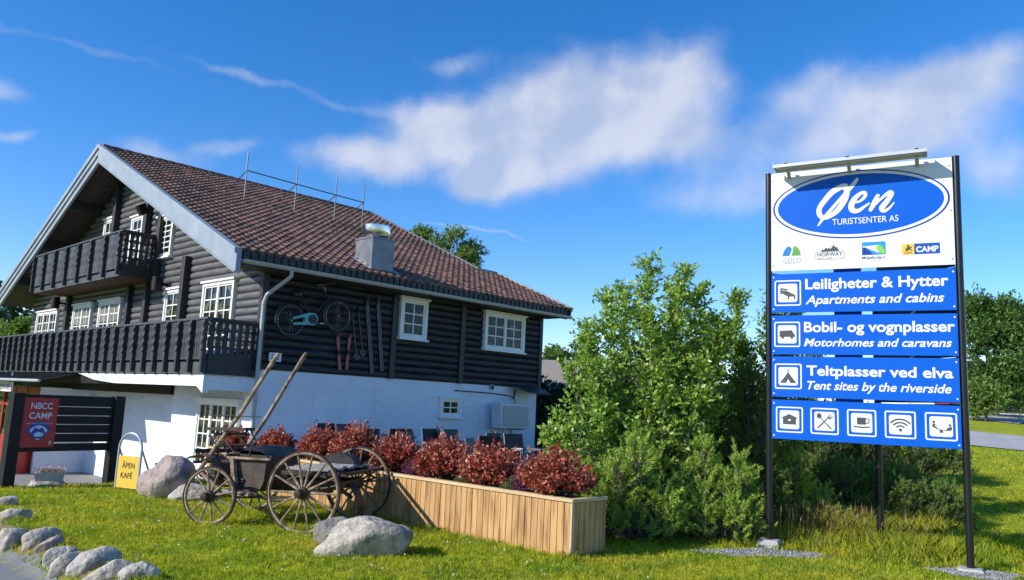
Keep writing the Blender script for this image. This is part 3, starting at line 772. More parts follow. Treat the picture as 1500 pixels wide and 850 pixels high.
# bicycle
m_tyre = mat('old_tyre', (0.015, 0.015, 0.016), (0.03, 0.03, 0.03), 0.8, 8)
m_chrome = mat('dull_chrome', (0.34, 0.34, 0.34), (0.2, 0.19, 0.18), 0.35, 12, 4, metal=0.8)
m_mint = mat('mint_paint', (0.12, 0.4, 0.42), (0.09, 0.31, 0.34), 0.45, 9, 4)
m_bframe = mat('black_enamel', (0.012, 0.012, 0.014), (0.03, 0.028, 0.026), 0.4, 9, 4)
bk = on_side('bicycle', 'old black bicycle with a mint chain guard hung on the dark log wall', 'bicycle', 0.7, 3.77, 0.2)
WB = 1.42; TL = 0.27
def bikepart(name, mb, m, parent=bk): return ob(name, mb, m, parent, rot=None)
ang = math.atan2(TL, WB)
def bw_(name, cx, cz, r):
    w = ob('wheel', MB().ring((0, 0, 0), r, 0.028, 'y', 40, 8), m_tyre, bk, (cx, 0, cz))
    ob('rim', MB().ring((0, 0, 0), r - 0.035, 0.014, 'y', 40, 6), m_chrome, w)
    mb = MB()
    for i in range(24):
        t = 2 * math.pi * i / 24; mb.tube([(0.02 * math.cos(t + 1), 0.02 * (-1) ** i, 0.02 * math.sin(t + 1)), ((r - .04) * math.cos(t), 0, (r - .04) * math.sin(t))], 0.0035, 4)
    ob('spokes', mb, m_chrome, w); ob('hub', MB().lathe([(0.02, -0.06), (0.03, -0.05), (0.03, 0.05), (0.02, 0.06)], 10, (0, 0, 0), 'y'), m_chrome, w)
    return w
rw = Vector((0, 0, 0)); fw = Vector((WB, 0, TL)); ex = Vector((math.cos(ang), 0, math.sin(ang))); ez = Vector((-math.sin(ang), 0, math.cos(ang)))
bp = lambda a, b, y=0.0: ex * a + ez * b + Vector((0, y, 0))
bw_('w', 0, 0, 0.41); bw_('w', fw.x, fw.z, 0.41)
WBL = math.hypot(WB, TL)
bb = bp(0.6, -0.02); seat_top = bp(0.36, 0.62); head_t = bp(WBL - 0.33, 0.68); head_b = bp(WBL - 0.26, 0.5)
mb = MB()
mb.tube([bb, seat_top], 0.02, 8); mb.tube([bb, head_b], 0.021, 8); mb.tube([bp(0.42, 0.5), bp(WBL - .31, 0.62)], 0.02, 8); mb.tube([bb, bp(0, 0, -.05)], 0.013, 6); mb.tube([bb, bp(0, 0, .05)], 0.013, 6)
mb.tube([bp(0.42, .5), bp(0, 0, -.05)], 0.011, 6); mb.tube([head_t, head_b], 0.027, 8)
mb.tube([head_b, bp(WBL - .14, .28, -.05), bp(WBL, 0, -.055)], 0.014, 7); mb.tube([head_b, bp(WBL - .14, .28, .05), bp(WBL, 0, .055)], 0.014, 7)
bikepart('frame', mb, m_bframe)
def fender(c, a0, a1, r):
    mb = MB(); vs = []; k = 22
    for i in range(k + 1):
        t = R(a0 + (a1 - a0) * i / k)
        for j in (-1, -.5, .5, 1): vs.append((c.x + (r - 0.02 * abs(j) ** 2) * math.cos(t), 0.04 * j, c.z + (r - 0.02 * abs(j) ** 2) * math.sin(t)))
    mb.add(vs, [(i * 4 + j, i * 4 + j + 1, i * 4 + j + 5, i * 4 + j + 4) for i in range(k) for j in range(3)])
    return mb
bikepart('fender', fender(rw, 40, 195, 0.475), m_chrome); bikepart('fender', fender(fw, 75, 215, 0.475), m_chrome)
mb = MB(); st = bp(0.33, 0.72)
mb.add([st + Vector(q) for q in ((-.17, -.1, .02), (-.17, .1, .02), (0, -.07, 0), (0, .07, 0), (.16, -.02, .02), (.16, .02, .02), (-.17, 0, .06), (0, 0, .035), (.16, 0, .035))], [(0, 2, 7, 6), (2, 4, 8, 7), (1, 6, 7, 3), (3, 7, 8, 5), (0, 1, 3, 2), (2, 3, 5, 4), (0, 6, 1), (4, 5, 8)])
sd_ = bikepart('saddle', mb, m_bframe)
mb = MB(); mb.tube([seat_top, bp(.34, .7)], 0.014, 7)
for s in (-1, 1): mb.tube([bp(.2, .7, s * .06), bp(.25, .64, s * .05), bp(.33, .67, s * .03)], 0.012, 6)
ob('saddle_spring', mb, m_chrome, sd_)
mb = MB(); hb = bp(WBL - .36, .86); mb.tube([head_t, hb], 0.015, 7)
mb.tube([hb + Vector((-.36, -.24, -.06)), hb + Vector((-.12, -.22, -.02)), hb + Vector((0, -.04, 0)), hb + Vector((.12, .02, .04)), hb + Vector((.3, .0, .12)), hb + Vector((.38, -.02, .19))], 0.015, 7)
mb.tube([hb + Vector((-.3, -.24, -.1)), hb + Vector((-.1, -.2, -.08)), hb], 0.008, 5)
bikepart('handlebar', mb, m_chrome)
mb = MB()
for q0, q1 in ((bp(.02, .05), bp(.56, .12)), (bp(.02, -.09), bp(.56, -.12))): mb.bar(q0 + Vector((0, -.08, 0)), q1 + Vector((0, -.08, 0)), .02, .06, ez, .02, .09)
mb.lathe([(.165, -.088), (.165, -.072)], 24, (bb.x, 0, bb.z), 'y'); mb.bar(bp(.36, 0, -.08), bp(.5, 0, -.08), .016, .17, ez)
cgo = bikepart('chain_guard', mb, m_mint)
ob('chainring', MB().ring(bb + Vector((0, -.1, 0)), 0.1, 0.018, 'y', 24, 6).ring(bb + Vector((0, -.1, 0)), 0.045, 0.022, 'y', 16, 6), m_bframe, cgo)
mb = MB(); mb.tube([bb + Vector((0, -.13, 0)), bb + Vector((.17, -.13, -.1))], 0.013, 6); mb.bar(bb + Vector((.13, -.2, -.1)), bb + Vector((.24, -.2, -.1)), 0.1, 0.035); bikepart('pedal', mb, m_chrome)
# skis and poles
m_redski = mat('faded_red_ski', (0.36, 0.1, 0.085), (0.28, 0.075, 0.07), 0.5, 9, 5); m_blueski = mat('weathered_ski', (0.05, 0.055, 0.065), (0.03, 0.034, 0.04), 0.5, 8, 5, stretch=(1, 1, .2)); m_edge = mat('worn_ski_edge', (0.25, 0.25, 0.26), (0.15, 0.15, 0.16), 0.5, 10)
def ski(u, z_top, L, w, lean, m, label, group, tip=0.18, binding=True, edgeline=False):
    t = on_side('ski', label, 'ski', u, z_top, 0.1, group); t.rotation_euler = (0, lean, HA)
    mb = MB(); vs = []; k = 26
    for i in range(k + 1):
        s = i / k; z = -L * s; ww = w * (1 if s > .12 else (0.35 + .65 * math.sin(s / .12 * math.pi / 2))) * (0.9 + .1 * math.cos(s * 6.28)); o = -(max(0, .14 - s) / .14) ** 2 * tip
        vs += [(-ww / 2, o - .012, z), (ww / 2, o - .012, z), (ww / 2, o + .012, z), (-ww / 2, o + .012, z)]
    fs = [(4 * i + j, 4 * i + (j + 1) % 4, 4 * i + 4 + (j + 1) % 4, 4 * i + 4 + j) for i in range(k) for j in range(4)] + [(0, 1, 2, 3), (4 * k, 4 * k + 1, 4 * k + 2, 4 * k + 3)]
    mb.add(vs, fs); ob('ski_board', mb, m, t)
    if binding:
        mb = MB(); mb.box(-w * .6, w * .6, -.055, -.013, -L * .58, -L * .5); mb.bar((-w * .7, -.05, -L * .49), (w * .7, -.05, -L * .45), .03, .02); ob('binding', mb, m_black, t)
    if edgeline:
        mb = MB(); mb.box(-w / 2 - .006, -w / 2 + .006, -.016, .0, -L, -L * .12); mb.box(w / 2 - .006, w / 2 + .006, -.016, .0, -L, -L * .12); ob('edge', mb, m_edge, t, smooth=False)
    return t
ski(2.22, 3.58, 0.99, .1, R(-9), m_redski, 'left of the two short red skis on the log wall, leaning the more', 'short red skis')
ski(2.62, 3.62, 1.0, .1, R(1.5), m_redski, 'right of the two short red skis on the log wall, nearly upright', 'short red skis')
ski(3.08, 4.7, 2.16, .09, R(-10), m_blueski, 'left one of two long dark skis on the log wall', 'long dark skis', .1, False, True)
ski(3.46, 4.79, 2.16, .09, R(-9), m_blueski, 'right one of two long dark skis, next to the wall post', 'long dark skis', .1, False, True)
def pole(u, z_top, L, lean, label):
    t = on_side('ski_pole', label, 'ski pole', u, z_top, 0.1, 'bamboo ski poles'); t.rotation_euler = (0, lean, HA)
    ob('shaft', MB().tube([(0, 0, 0), (0, 0, -L)], .014, 7), mat('bamboo', (.16, .11, .07), (.1, .075, .05), .5, 10), t)
    mb = MB().ring((0, 0, -L + .12), .075, .01, 'z', 18, 5); mb.M = Matrix.Translation((0, -.02, -L + .12)) @ Matrix.Rotation(R(62), 4, 'X') @ Matrix.Translation((0, 0, L - .12)); mb2 = MB(); mb2.M = mb.M; mb2.ring((0, 0, -L + .12), .078, .012, 'z', 18, 5)
    for a in range(4): mb2.tube([(0, 0, -L + .12), (.078 * math.cos(a * 1.57), .078 * math.sin(a * 1.57), -L + .12)], .006, 4)
    ob('basket', mb2, m_edge, t); ob('grip', MB().tube([(0, 0, .0), (0, 0, -.16)], .022, 7), m_black, t)
pole(2.62, 4.35, 1.48, R(-11), 'left one of the two thin ski poles with round baskets'); pole(2.82, 4.4, 1.42, R(-11.5), 'right one of the two thin ski poles with round baskets')
# house number plate
t = on_side('number_plate', 'small white house number plate low on the log wall near the corner', 'number plate', 0.4, 2.8, 0.105)
ob('plate', MB().box(-.17, .17, -.012, .012, -.11, .11), m_signwhite, t, smooth=False); text('171', -.1, .1, -.07, .14, m_txtdark, t, -.016, .02)
# heat pump
t = on_side('heat_pump', 'white heat pump unit on brackets on the plastered basement wall', 'heat pump', 8.2, 1.12, 0.0)
m_hp = mat('heat_pump_white', (.62, .63, .62), (.56, .57, .56), .45, 3); m_grille = mat('heat_pump_grille', (.34, .36, .36), (.28, .3, .3), .6, 40, 2, stretch=(1, 1, 4))
ob('casing', MB().box(0, 1.4, -.62, -.2, 0, .8), m_hp, t, bevel=.03)
ob('fan_grille', MB().box(.1, 1.3, -.636, -.622, .07, .72), m_grille, t, bevel=.006)
mb = MB()
for i in range(14): mb.box(.12, 1.28, -.648, -.637, .1 + i * .044, .115 + i * .044)
ob('grille_slats', mb, m_hp, t, smooth=False)
for x_ in (.2, 1.1): ob('bracket', MB().box(x_, x_ + .05, -.6, 0, -.05, -.002).box(x_, x_ + .05, -.06, 0, -.45, -.05), m_zinc, t, smooth=False)
ob('hose', MB().tube([(1.0, -.3, .8), (1.0, -.2, 1.0), (.9, -.06, 1.06), (.0, -.05, 1.1), (-1.5, -.04, 1.12)], .016, 6).tube([(1.1, -.1, .95), (1.14, -.14, 1.3)], .03, 7), m_black, t)
# little awning at the far corner and junction box
mb = MB(); mb.add([(9.0, -.02, 2.6), (10.4, -.02, 2.58), (10.45, -.75, 2.3), (9.4, -.75, 2.32), (9.0, -.02, 2.56), (10.4, -.02, 2.54), (10.45, -.75, 2.26), (9.4, -.75, 2.28)], [(0, 1, 2, 3), (7, 6, 5, 4), (0, 3, 7, 4), (1, 5, 6, 2), (3, 2, 6, 7), (0, 4, 5, 1)])
ob('awning', mb, m_dark, house, smooth=False)
t = on_side('outdoor_socket', 'tiny grey outdoor socket under the log wall above the heat pump', 'socket', 8.3, 2.42, 0.0)
ob('box', MB().box(-.07, .07, -.09, 0, -.08, .08), m_zinc, t, bevel=.01); ob('lid', MB().box(-.06, .06, -.1, -.091, -.06, .05), m_black, t)

# shovel leaning on the recessed wall
p = H2W(0.45, 4.95, -0.9)
t = thing('shovel', 'long handled shovel leaning in the shaded corner of the white wall', 'shovel', H2W(0.1, 4.85, 0.0), HA - math.pi / 2)
ob('handle', MB().tube([(-.3, -.12, -1.0), (.12, .3, 1.05)], .02, 7), m_dark, t)
mb = MB(); mb.M = Matrix.Translation((-.26, -.16, -.4)); mb.prism([(-.16, .14), (.16, .14), (.14, -.06), (0, -.2), (-.14, -.06)], -.015, .015); ob('blade', mb, m_black, t)

# ------------------------------------------------------------------ notice board with the red camp sign
bl, br = Vector((-8.89, 14.57, 0)), Vector((-7.8, 16.11, 0))
yaw = math.atan2(br.y - bl.y, br.x - bl.x); BLn = (br - bl).length
nb_ = thing('notice_board', 'black slatted board on two posts with a red camp sign, left edge of the lawn', 'notice board', bl, yaw)
ob('post', MB().box(-.1, .1, -.1, .1, -.3, 1.68), m_black, nb_, bevel=.01); ob('post', MB().box(BLn - .1, BLn + .1, -.1, .1, -.3, 1.68), m_black, nb_, bevel=.01)
mb = MB()
zs = [.52, .69, .86, 1.03, 1.19, 1.35]
ob('slat', MB().box(.1, BLn - .1, -.04, .04, .52, .66), m_black, nb_, smooth=False)
for i in range(1, 6): ob('slat', MB().box(.1, BLn - .1, -.04, .04, .52 + i * .168, .52 + i * .168 + (.152 if i < 5 else .2)), m_black, nb_, smooth=False)
m_sred = mat('sign_red', (0.42, 0.022, 0.03), (0.38, 0.02, 0.027), .4, 3); m_logo = mat('logo_blue', (.01, .05, .3), (.012, .045, .26), .4, 4); m_logol = mat('logo_pale', (.35, .5, .8), (.5, .62, .85), .4, 6); m_lav = mat('pale_lettering', (.62, .64, .8), (.6, .62, .78), .4, 5)
rp = ob('red_panel', MB().box(.1, .92, -.065, -.042, .6, 1.5), m_sred, nb_, smooth=False)
text('NBCC', .27, .78, 1.3, .11, m_lav, rp, -.068, .012); text('CAMP', .25, .79, 1.12, .11, m_lav, rp, -.068, .012)
mb = MB(); P = [(.51 + .36 * math.sin(a), .7 + .37 * math.cos(a)) for a in np.linspace(-.98, .98, 15)] + [(.51, .7)]; mb.flat(P, -.068)
lg = ob('logo', mb, m_logo, rp, smooth=False)
mb = MB(); A = np.linspace(-.8, .8, 13); mb.flat([(.51 + .3 * math.sin(a), .7 + .3 * math.cos(a)) for a in A] + [(.51 + .25 * math.sin(a), .7 + .25 * math.cos(a) - .02 * math.cos(a * 9)) for a in A[::-1]], -.071)
mb.flat([(.4, .83), (.44, .86), (.5, .88), (.58, .87), (.64, .85), (.62, .8), (.5, .79), (.42, .8)], -.071); mb.flat([(.46, .76), (.56, .76), (.54, .735), (.48, .735)], -.071)
ob('logo_figure', mb, m_logol, lg, smooth=False)
text('NORWEGIAN CAMP CARAVAN', .2, .82, 1.02, .025, m_logol, lg, -.072)
mb = MB(); mb.flat([(.82 + .035 * math.cos(a), .68 + .04 * math.sin(a)) for a in np.linspace(0, 6.28, 12)[:-1]], -.068); ob('emblem', mb, mat('emblem_gold', (.6, .5, .2), (.3, .28, .2), .4, 20), rp, smooth=False)

rp.scale.x = .74; rp.location.x = .028
for o_ in nb_.children:
    if o_.name.startswith(('slat', 'red_panel')): o_.location.z += .1
# cafe A-sign
al = Vector((-7.72, 16.2, 0)); ar = Vector((-7.28, 16.62, 0)); yaw = math.atan2(.42, .44)
cs = thing('cafe_sign', 'yellow cafe sign in an arched grey metal frame standing behind the lawn', 'sign', (at(186, 704, 14.9).x, 14.9, .0), -.4)
w_ = .28; arch = [(-w_, -.0 + .0, -.1), (-w_, 0, .75)] + [(-w_ * math.cos(a), 0, .75 + w_ * math.sin(a)) for a in np.linspace(.15, math.pi - .15, 12)] + [(w_, 0, .75), (w_, 0, -.1)]
ob('frame', MB().tube(arch, .022, 8), mat('frame_grey_blue', (.35, .42, .5), (.3, .36, .44), .4, 5), cs)
yp = ob('yellow_panel', MB().box(-w_ + .025, w_ - .025, -.01, .01, .04, .615), mat('sign_yellow', (.72, .48, .07), (.68, .44, .06), .4, 3), cs, smooth=False)
m_brown = mat('brown_lettering', (.05, .04, .02), (.06, .05, .03), .5, 5)
text('ÅPEN', -.15, .16, .4, .095, m_brown, yp, -.014, .01); text('KAFÉ', -.16, .13, .22, .095, m_brown, yp, -.014, .01)
mb = MB(); mb.tube([(-w_, .0, .75), (-w_, .45, -.1)], .018, 7); mb.tube([(w_, 0, .75), (w_, .45, -.1)], .018, 7); ob('rear_leg', mb, m_zinc, cs)

# ------------------------------------------------------------------ rocks
m_rock = mat('granite', (0.55, 0.485, 0.39), (0.27, 0.245, 0.205), .9, 11, 10, bump=.9, bscale=16, bdist=.04, spec=.2, c3=(.13, .125, .11), s3=2.4)
m_rockdark = mat('lichen_granite', (0.33, 0.305, 0.265), (0.52, 0.48, 0.41), .9, 8, 10, bump=.9, bscale=18, bdist=.04, spec=.2, c3=(.1, .095, .085), s3=3.0)
m_rocklich = mat('dark_lichen_rock', (.13, .125, .11), (.26, .25, .22), .9, 9, 10, bump=.9, bscale=20, bdist=.04, spec=.2, c3=(.07, .068, .06), s3=3.0)
m_rockpink = mat('pink_granite', (0.4, 0.32, 0.28), (0.26, 0.21, 0.19), .9, 4, 10, bump=.9, bscale=16, bdist=.04, spec=.2, c3=(.09, .08, .075), s3=2.0)
def rock(name, label, loc, size, rz, seed, m, group=None, cuts=3, rough=.16, tilt=0.0, cat='boulder', sub=5):
    bm = bmesh.new(); bmesh.ops.create_icosphere(bm, subdivisions=sub, radius=1.0)
    rnd = random.Random(seed); planes = [(Vector((rnd.uniform(-1, 1), rnd.uniform(-1, 1), rnd.uniform(-.2, 1))).normalized(), rnd.uniform(.66, .9)) for _ in range(cuts + 2)]
    off = Vector((seed * 3.7, seed * 1.3, seed * 2.1))
    for v in bm.verts:
        p = v.co.copy()
        for n, d in planes:
            e = p.dot(n) - d
            if e > 0: p -= n * e * .85
        q = p + off
        p *= 1 + rough * mnoise.noise(q * 1.1) * 1.3 + rough * .3 * mnoise.noise(q * 3.1) + rough * .12 * mnoise.noise(q * 8)
        v.co = Vector((p.x * size[0], p.y * size[1], p.z * size[2]))
    me = bpy.data.meshes.new(name); bm.to_mesh(me); bm.free(); me.materials.append(m)
    me.polygons.foreach_set('use_smooth', [True] * len(me.polygons))
    o = bpy.data.objects.new(name, me); link(o, None, loc, (0, tilt, rz)); return tag(o, label, cat, group)
rock('boulder', 'long pale grey boulder with a flat sloping top in front of the planter', (-1.64, 9.98, .15), (.62, .36, .29), R(8), 3, m_rock, tilt=R(-11))
rock('boulder', 'low dark grey boulder behind the pale one, beside the rear carriage wheel', (-2.06, 10.66, .08), (.42, .26, .25), R(10), 5, m_rocklich)
rock('boulder', 'large rounded pinkish boulder left of the carriage', (-5.92, 14.35, .24), (.5, .42, .43), R(20), 14, m_rockpink)
rock('boulder', 'small flat grey stone between the large boulder and the front wheel', (-5.3, 13.9, .05), (.4, .25, .22), R(10), 21, m_rockdark)
rock('boulder', 'low rough boulder carrying the flower box by the entrance', onz(52, 712, .02) + Vector((0, .4, -.05)), (.42, .3, .16), R(30), 29, m_rock)
ST = [  # px, py centre, length, width, height, direction, material
    (8, 740, .5, .3, .16, 15, 1, 'flat stone at the far end of the edge row'), (18, 762, .62, .42, .2, 10, 0, 'broad flat pale stone of the edge row, cut by the left border'),
    (22, 788, .52, .4, .34, 40, 0, 'tallest rounded stone of the edge row'), (60, 794, .56, .26, .24, 38, 0, 'long leaning stone just right of the tallest one in the edge row'),
    (74, 801, .36, .2, .17, 35, 2, 'smallest pinkish stone wedged in the edge row'), (88, 816, .46, .28, .24, 35, 1, 'grey rounded stone below the smallest pinkish one in the edge row'),
    (104, 824, .52, .25, .23, 42, 0, 'pale beige stone in the middle of the edge row'), (138, 829, .62, .3, .25, 36, 1, 'long dark sided stone of the edge row'),
    (164, 843, .6, .32, .2, 20, 0, 'low half buried stone after the long dark one in the edge row'), (203, 848, .5, .3, .2, 10, 1, 'last low stone of the edge row at the bottom border')]
for i, (px, py, L_, w_, h_, a, mi, lab) in enumerate(ST):
    p = onz(px, py, .0); rock('edge_stone', lab, (p.x, p.y, hz(p.x, p.y) + .03), (L_ * .42, w_ * .42, h_ * .66), R(a), 40 + i, (m_rock, m_rockdark, m_rockpink)[mi], 'stones edging the lawn', 2, .12, R(-14), 'stone', 4)

# flower box by the entrance
p = onz(52, 712, .02) + Vector((0, .42, 0))
fb = thing('flower_box', 'small concrete planter with pale pink flowers on the boulder by the entrance', 'flower box', (p.x, p.y, .05), R(25)); fb.scale = (.72, .72, .72)
mb = MB(); mb.add([(-.3, -.16, 0), (.3, -.16, 0), (.3, .16, 0), (-.3, .16, 0), (-.34, -.19, .24), (.34, -.19, .24), (.34, .19, .24), (-.34, .19, .24)], [(0, 1, 5, 4), (1, 2, 6, 5), (2, 3, 7, 6), (3, 0, 4, 7), (0, 3, 2, 1), (4, 5, 6, 7)]); ob('trough', mb, m_conc, fb, smooth=False)

# ------------------------------------------------------------------ carriage
m_owood = mat('weathered_carriage_wood', (.39, .285, .19), (.125, .08, .048), .75, 9, 8, bump=.5, bscale=40, stretch=(1, 1, 1), p0=.35, p1=.62)
m_gwood = mat('grey_bleached_wood', (.36, .35, .33), (.2, .19, .175), .8, 7, 8, bump=.5, bscale=40)
m_iron = mat('rusty_black_iron', (.022, .018, .016), (.06, .035, .022), .6, 12, 6, metal=.3)
m_leather = mat('cracked_black_leather', (.013, .012, .012), (.035, .03, .027), .45, 14, 7, bump=.15, bscale=30)
m_rustl = mat('brown_leather', (.2, .115, .07), (.1, .06, .04), .6, 9, 7, bump=.3)
CY = R(-16)
cg_ = thing('horse_carriage', 'weathered black horse carriage with four spoked wheels and raised shafts on the lawn', 'carriage', (-4.16, 11.58, 0), CY)
Cinv = (Matrix.Translation((-4.16, 11.58, 0)) @ Matrix.Rotation(CY, 4, 'Z')).inverted()
def cl(px, py, Y): return Cinv @ at(px, py, Y)
def wheel(x, y, r, n, yaw=0.0, tr=.022):
    w = ob('wheel', MB().ring((0, 0, 0), r - tr - .004, tr, 'y', 56, 8, 1.15), m_owood, cg_, (x, y, r - .015), (0, random.uniform(0, 1), yaw))
    ob('iron_tyre', MB().lathe([(r - .006, -.024), (r + .008, -.024), (r + .008, .024), (r - .006, .024), (r - .006, -.024)], 56, (0, 0, 0), 'y', False), m_iron, w)
    sp = None
    for i in range(n):
        if sp is None:
            mb = MB(); mb.tube([(0, 0, .05), (0, 0, r * .45), (0, 0, r - tr)], [.021, .016, .014], 7); sp = ob('spoke', mb, m_owood, w)
        else:
            q = sp.copy(); COL.objects.link(q); q.parent = w; q.rotation_euler = (0, 2 * math.pi * i / n, 0)
    ob('hub', MB().lathe([(.035, -.17), (.05, -.165), (.055, -.08), (.085, -.06), (.085, .06), (.06, .08), (.05, .14), (.03, .15)], 16, (0, 0, 0), 'y'), m_iron, w)
    return w
wheel(0, 0, .405, 12, R(4)); wheel(-.36, 1.66, .405, 12, R(4)); wheel(1.48, 0, .555, 14); wheel(1.44, 1.72, .555, 14)
mb = MB(); mb.bar((0.02, .05, .39), (-.34, 1.6, .39), .07, .08); ob('front_axle', mb, m_owood, cg_); ob('rear_axle', MB().bar((1.48, .05, .54), (1.45, 1.68, .54), .07, .08), m_owood, cg_)
mb = MB(); mb.bar((-.15, .85, .42), (1.46, .87, .5), .07, .08); mb.bar((.2, .3, .36), (1.4, .32, .44), .035, .03); mb.tube([(-.05, .3, .62), (.25, .32, .5), (.75, .32, .36), (1.0, .32, .36)], .022, 6); ob('perch_pole', mb, m_iron, cg_)
# springs
for (x, y, z, s) in ((1.47, .28, .66, 1), (1.45, 1.45, .66, 1), (-.05, .35, .57, .8), (-.25, 1.35, .57, .8)):
    mb = MB()
    for sg in (1, -1): mb.tube([(x + s * .42 * t, y, z + sg * .09 * s * (1 - t * t)) for t in np.linspace(-1, 1, 9)], .016, 6)
    ob('leaf_spring', mb, m_iron, cg_)
# front body: bent side, seat box
mb = MB(); side = [(.1, .9), (.13, .72), (.2, .5), (.3, .44), (.56, .46), (.62, .6), (.64, .92)]
for y0, y1 in ((.36, .4), (1.26, 1.3)): mb.prism(side, y0, y1)
for a, b in zip(side[:-1], side[1:]): mb.add([(a[0], .4, a[1]), (b[0], .4, b[1]), (b[0], 1.26, b[1]), (a[0], 1.26, a[1])], [(0, 1, 2, 3)])
mb.box(.1, .64, .401, 1.259, .87, .9)
ob('body', mb, mat('worn_black_brown_panel', (.02, .016, .014), (.085, .055, .036), .6, 6, 8, bump=.3, bscale=30), cg_, smooth=False)
mb = MB(); mb.bar((.0, .33, .91), (.72, .33, .92), .05, .035); mb.bar((.0, 1.33, .91), (.72, 1.33, .92), .05, .035); mb.bar((-.02, .3, .94), (-.02, 1.36, .94), .04, .05); mb.bar((.18, .3, .43), (.5, .3, .42), .22, .05); mb.bar((.1, .32, .9), (.22, .3, .43), .07, .07)
ob('body_rail', mb, m_owood, cg_, bevel=.008)
ob('footboard', MB().bar((.06, .34, .44), (.42, .34, .41), .3, .06), m_gwood, cg_, bevel=.01)
mb = MB(); vs = []
for i, (x, z) in enumerate(((.7, .94), (.64, 1.02), (.52, 1.07), (.24, 1.08), (.16, 1.03), (.13, .93))):
    for y in (.36, .5, 1.16, 1.3): vs.append((x, y, z - (.05 if y in (.36, 1.3) else 0)))
mb.add(vs, [(i * 4 + j, i * 4 + j + 1, i * 4 + j + 5, i * 4 + j + 4) for i in range(5) for j in range(3)]); mb.box(.14, .7, .38, 1.28, .93, .97)
ob('folded_hood', mb, m_leather, cg_)
mb = MB(); mb.bar((-.5, .55, 1.3), (.28, .42, 1.33), .2, .045); mb.bar((-.42, .56, 1.22), (.2, .45, 1.25), .05, .05); ob('seat_plank', mb, m_iron, cg_)
mb = MB()
mb.tube([(-.5, .5, 1.5), (.42, .45, 1.52)], .008, 5)
for x in (-.38, .16):
    mb.tube([(x + .05, .5, 1.33), (x - .08, .48, 1.2), (x + .1, .45, 1.05), (x + .14, .42, .96)], .013, 6); mb.tube([(x, .6, 1.32), (x + .12, .6, 1.15), (x + .02, .6, .95)], .011, 6)
mb.tube([(-.3, .4, 1.1), (-.1, .38, 1.16), (.05, .38, 1.0), (.28, .38, .94)], .012, 6); mb.tube([(.5, .4, 1.25), (.36, .38, 1.1), (.34, .38, .95)], .011, 6); mb.tube([(-.28, .42, 1.3), (-.33, .42, 1.12), (-.2, .42, 1.0), (-.24, .42, .92)], .011, 6)
ob('seat_iron', mb, m_iron, cg_)
mb = MB(); vs = []
P = [(-.66, .84), (-.55, .9), (-.36, .94), (-.2, .88), (-.11, .74), (-.06, .52)]
for x, z in P:
    for y in (.2, .42, .66): vs.append((x, y, z + (.02 if y == .42 else 0)))
mb.add(vs, [(i * 3 + j, i * 3 + j + 1, i * 3 + j + 4, i * 3 + j + 3) for i in range(5) for j in range(2)]); ob('mudguard', mb, m_rustl, cg_)
mb = MB(); mb.bar((-.62, .4, .8), (.05, .4, .86), .04, .04); mb.bar((-.65, .45, .96), (-.05, 1.2, .98), .05, .06); mb.tube([(-.45, .35, .62), (-.2, .35, .56), (.1, .35, .66), (.3, .35, .6)], .02, 6); mb.tube([(-.55, .75, 1.08), (-.4, .7, 1.1), (-.1, .5, .95)], .02, 6); mb.bar((-.6, .9, 1.02), (-.1, 1.2, 1.06), .3, .03)
ob('splinter_bar', mb, m_iron, cg_)
# rear bed
mb = MB()
for i, (y, dz) in enumerate(((.34, 0), (.5, .012), (.66, -.004), (.83, .01), (1.0, 0), (1.17, .013), (1.33, 0))): mb.box(.98 + .03 * (i % 3), 1.66 - .04 * (i % 2), y, y + .145, .8 + dz, .84 + dz)
ob('bed_plank', mb, m_gwood, cg_, bevel=.006)
mb = MB(); mb.bar((.95, .3, .76), (2.0, .28, .8), .05, .06); mb.bar((.95, 1.5, .76), (1.9, 1.5, .8), .05, .06); mb.bar((1.9, .28, .79), (1.86, 1.5, .79), .07, .03); mb.bar((1.0, .3, .74), (1.0, 1.5, .74), .06, .08); mb.box(1.02, 1.8, .34, 1.46, .74, .77); ob('bed_frame', mb, m_iron, cg_)
mb = MB(); vs = []
for i in range(9):
    t = math.pi * i / 8
    for y in (1.25, 1.5): vs.append((1.3 - .3 * math.cos(t), y, .84 + .17 * math.sin(t)))
mb.add(vs, [(i * 2, i * 2 + 1, i * 2 + 3, i * 2 + 2) for i in range(8)]); mb.add([vs[i * 2] for i in range(9)], [tuple(range(9))]); ob('rear_hump', mb, m_leather, cg_)
mb = MB(); vs = []
for i in range(11):
    t = R(-20 + 120 * i / 10)
    for y in (.75, .95): vs.append((1.45 + .5 * math.cos(t), y, .18 + .55 * math.sin(t)))
mb.add(vs, [(i * 2, i * 2 + 1, i * 2 + 3, i * 2 + 2) for i in range(10)]); mb.box(1.0, 1.75, .5, 1.3, .56, .66); mb.tube([(1.4, .45, .72), (1.62, .6, .62), (1.82, .8, .42)], .03, 7); ob('under_gear', mb, m_leather, cg_)
for a, b, Y0, Y1 in (((291, 690), (408, 518), 11.95, 12.3), ((322, 712), (449, 517), 13.1, 13.2)):
    p0, p1 = cl(*a, Y0), cl(*b, Y1); d = p1 - p0; md = p0 + d * .5 + Vector((.03, 0, -.02))
    ob('shaft', MB().tube([p0, p0 + d * .25 + Vector((.01, 0, -.02)), md, p0 + d * .8 + Vector((.01, 0, 0)), p0 + d * .97, p1], [.031, .033, .034, .032, .037, .024], 9), m_owood, cg_)
mb = MB(); p0, p1 = cl(291, 690, 11.95), cl(322, 712, 13.1); mb.bar(p0, p1, .06, .07); mb.bar(p0 + Vector((0, 0, .02)), (-.02, .25, .45), .05, .05); mb.bar(p1, (-.32, 1.4, .45), .05, .05); ob('shaft_bar', mb, m_owood, cg_)

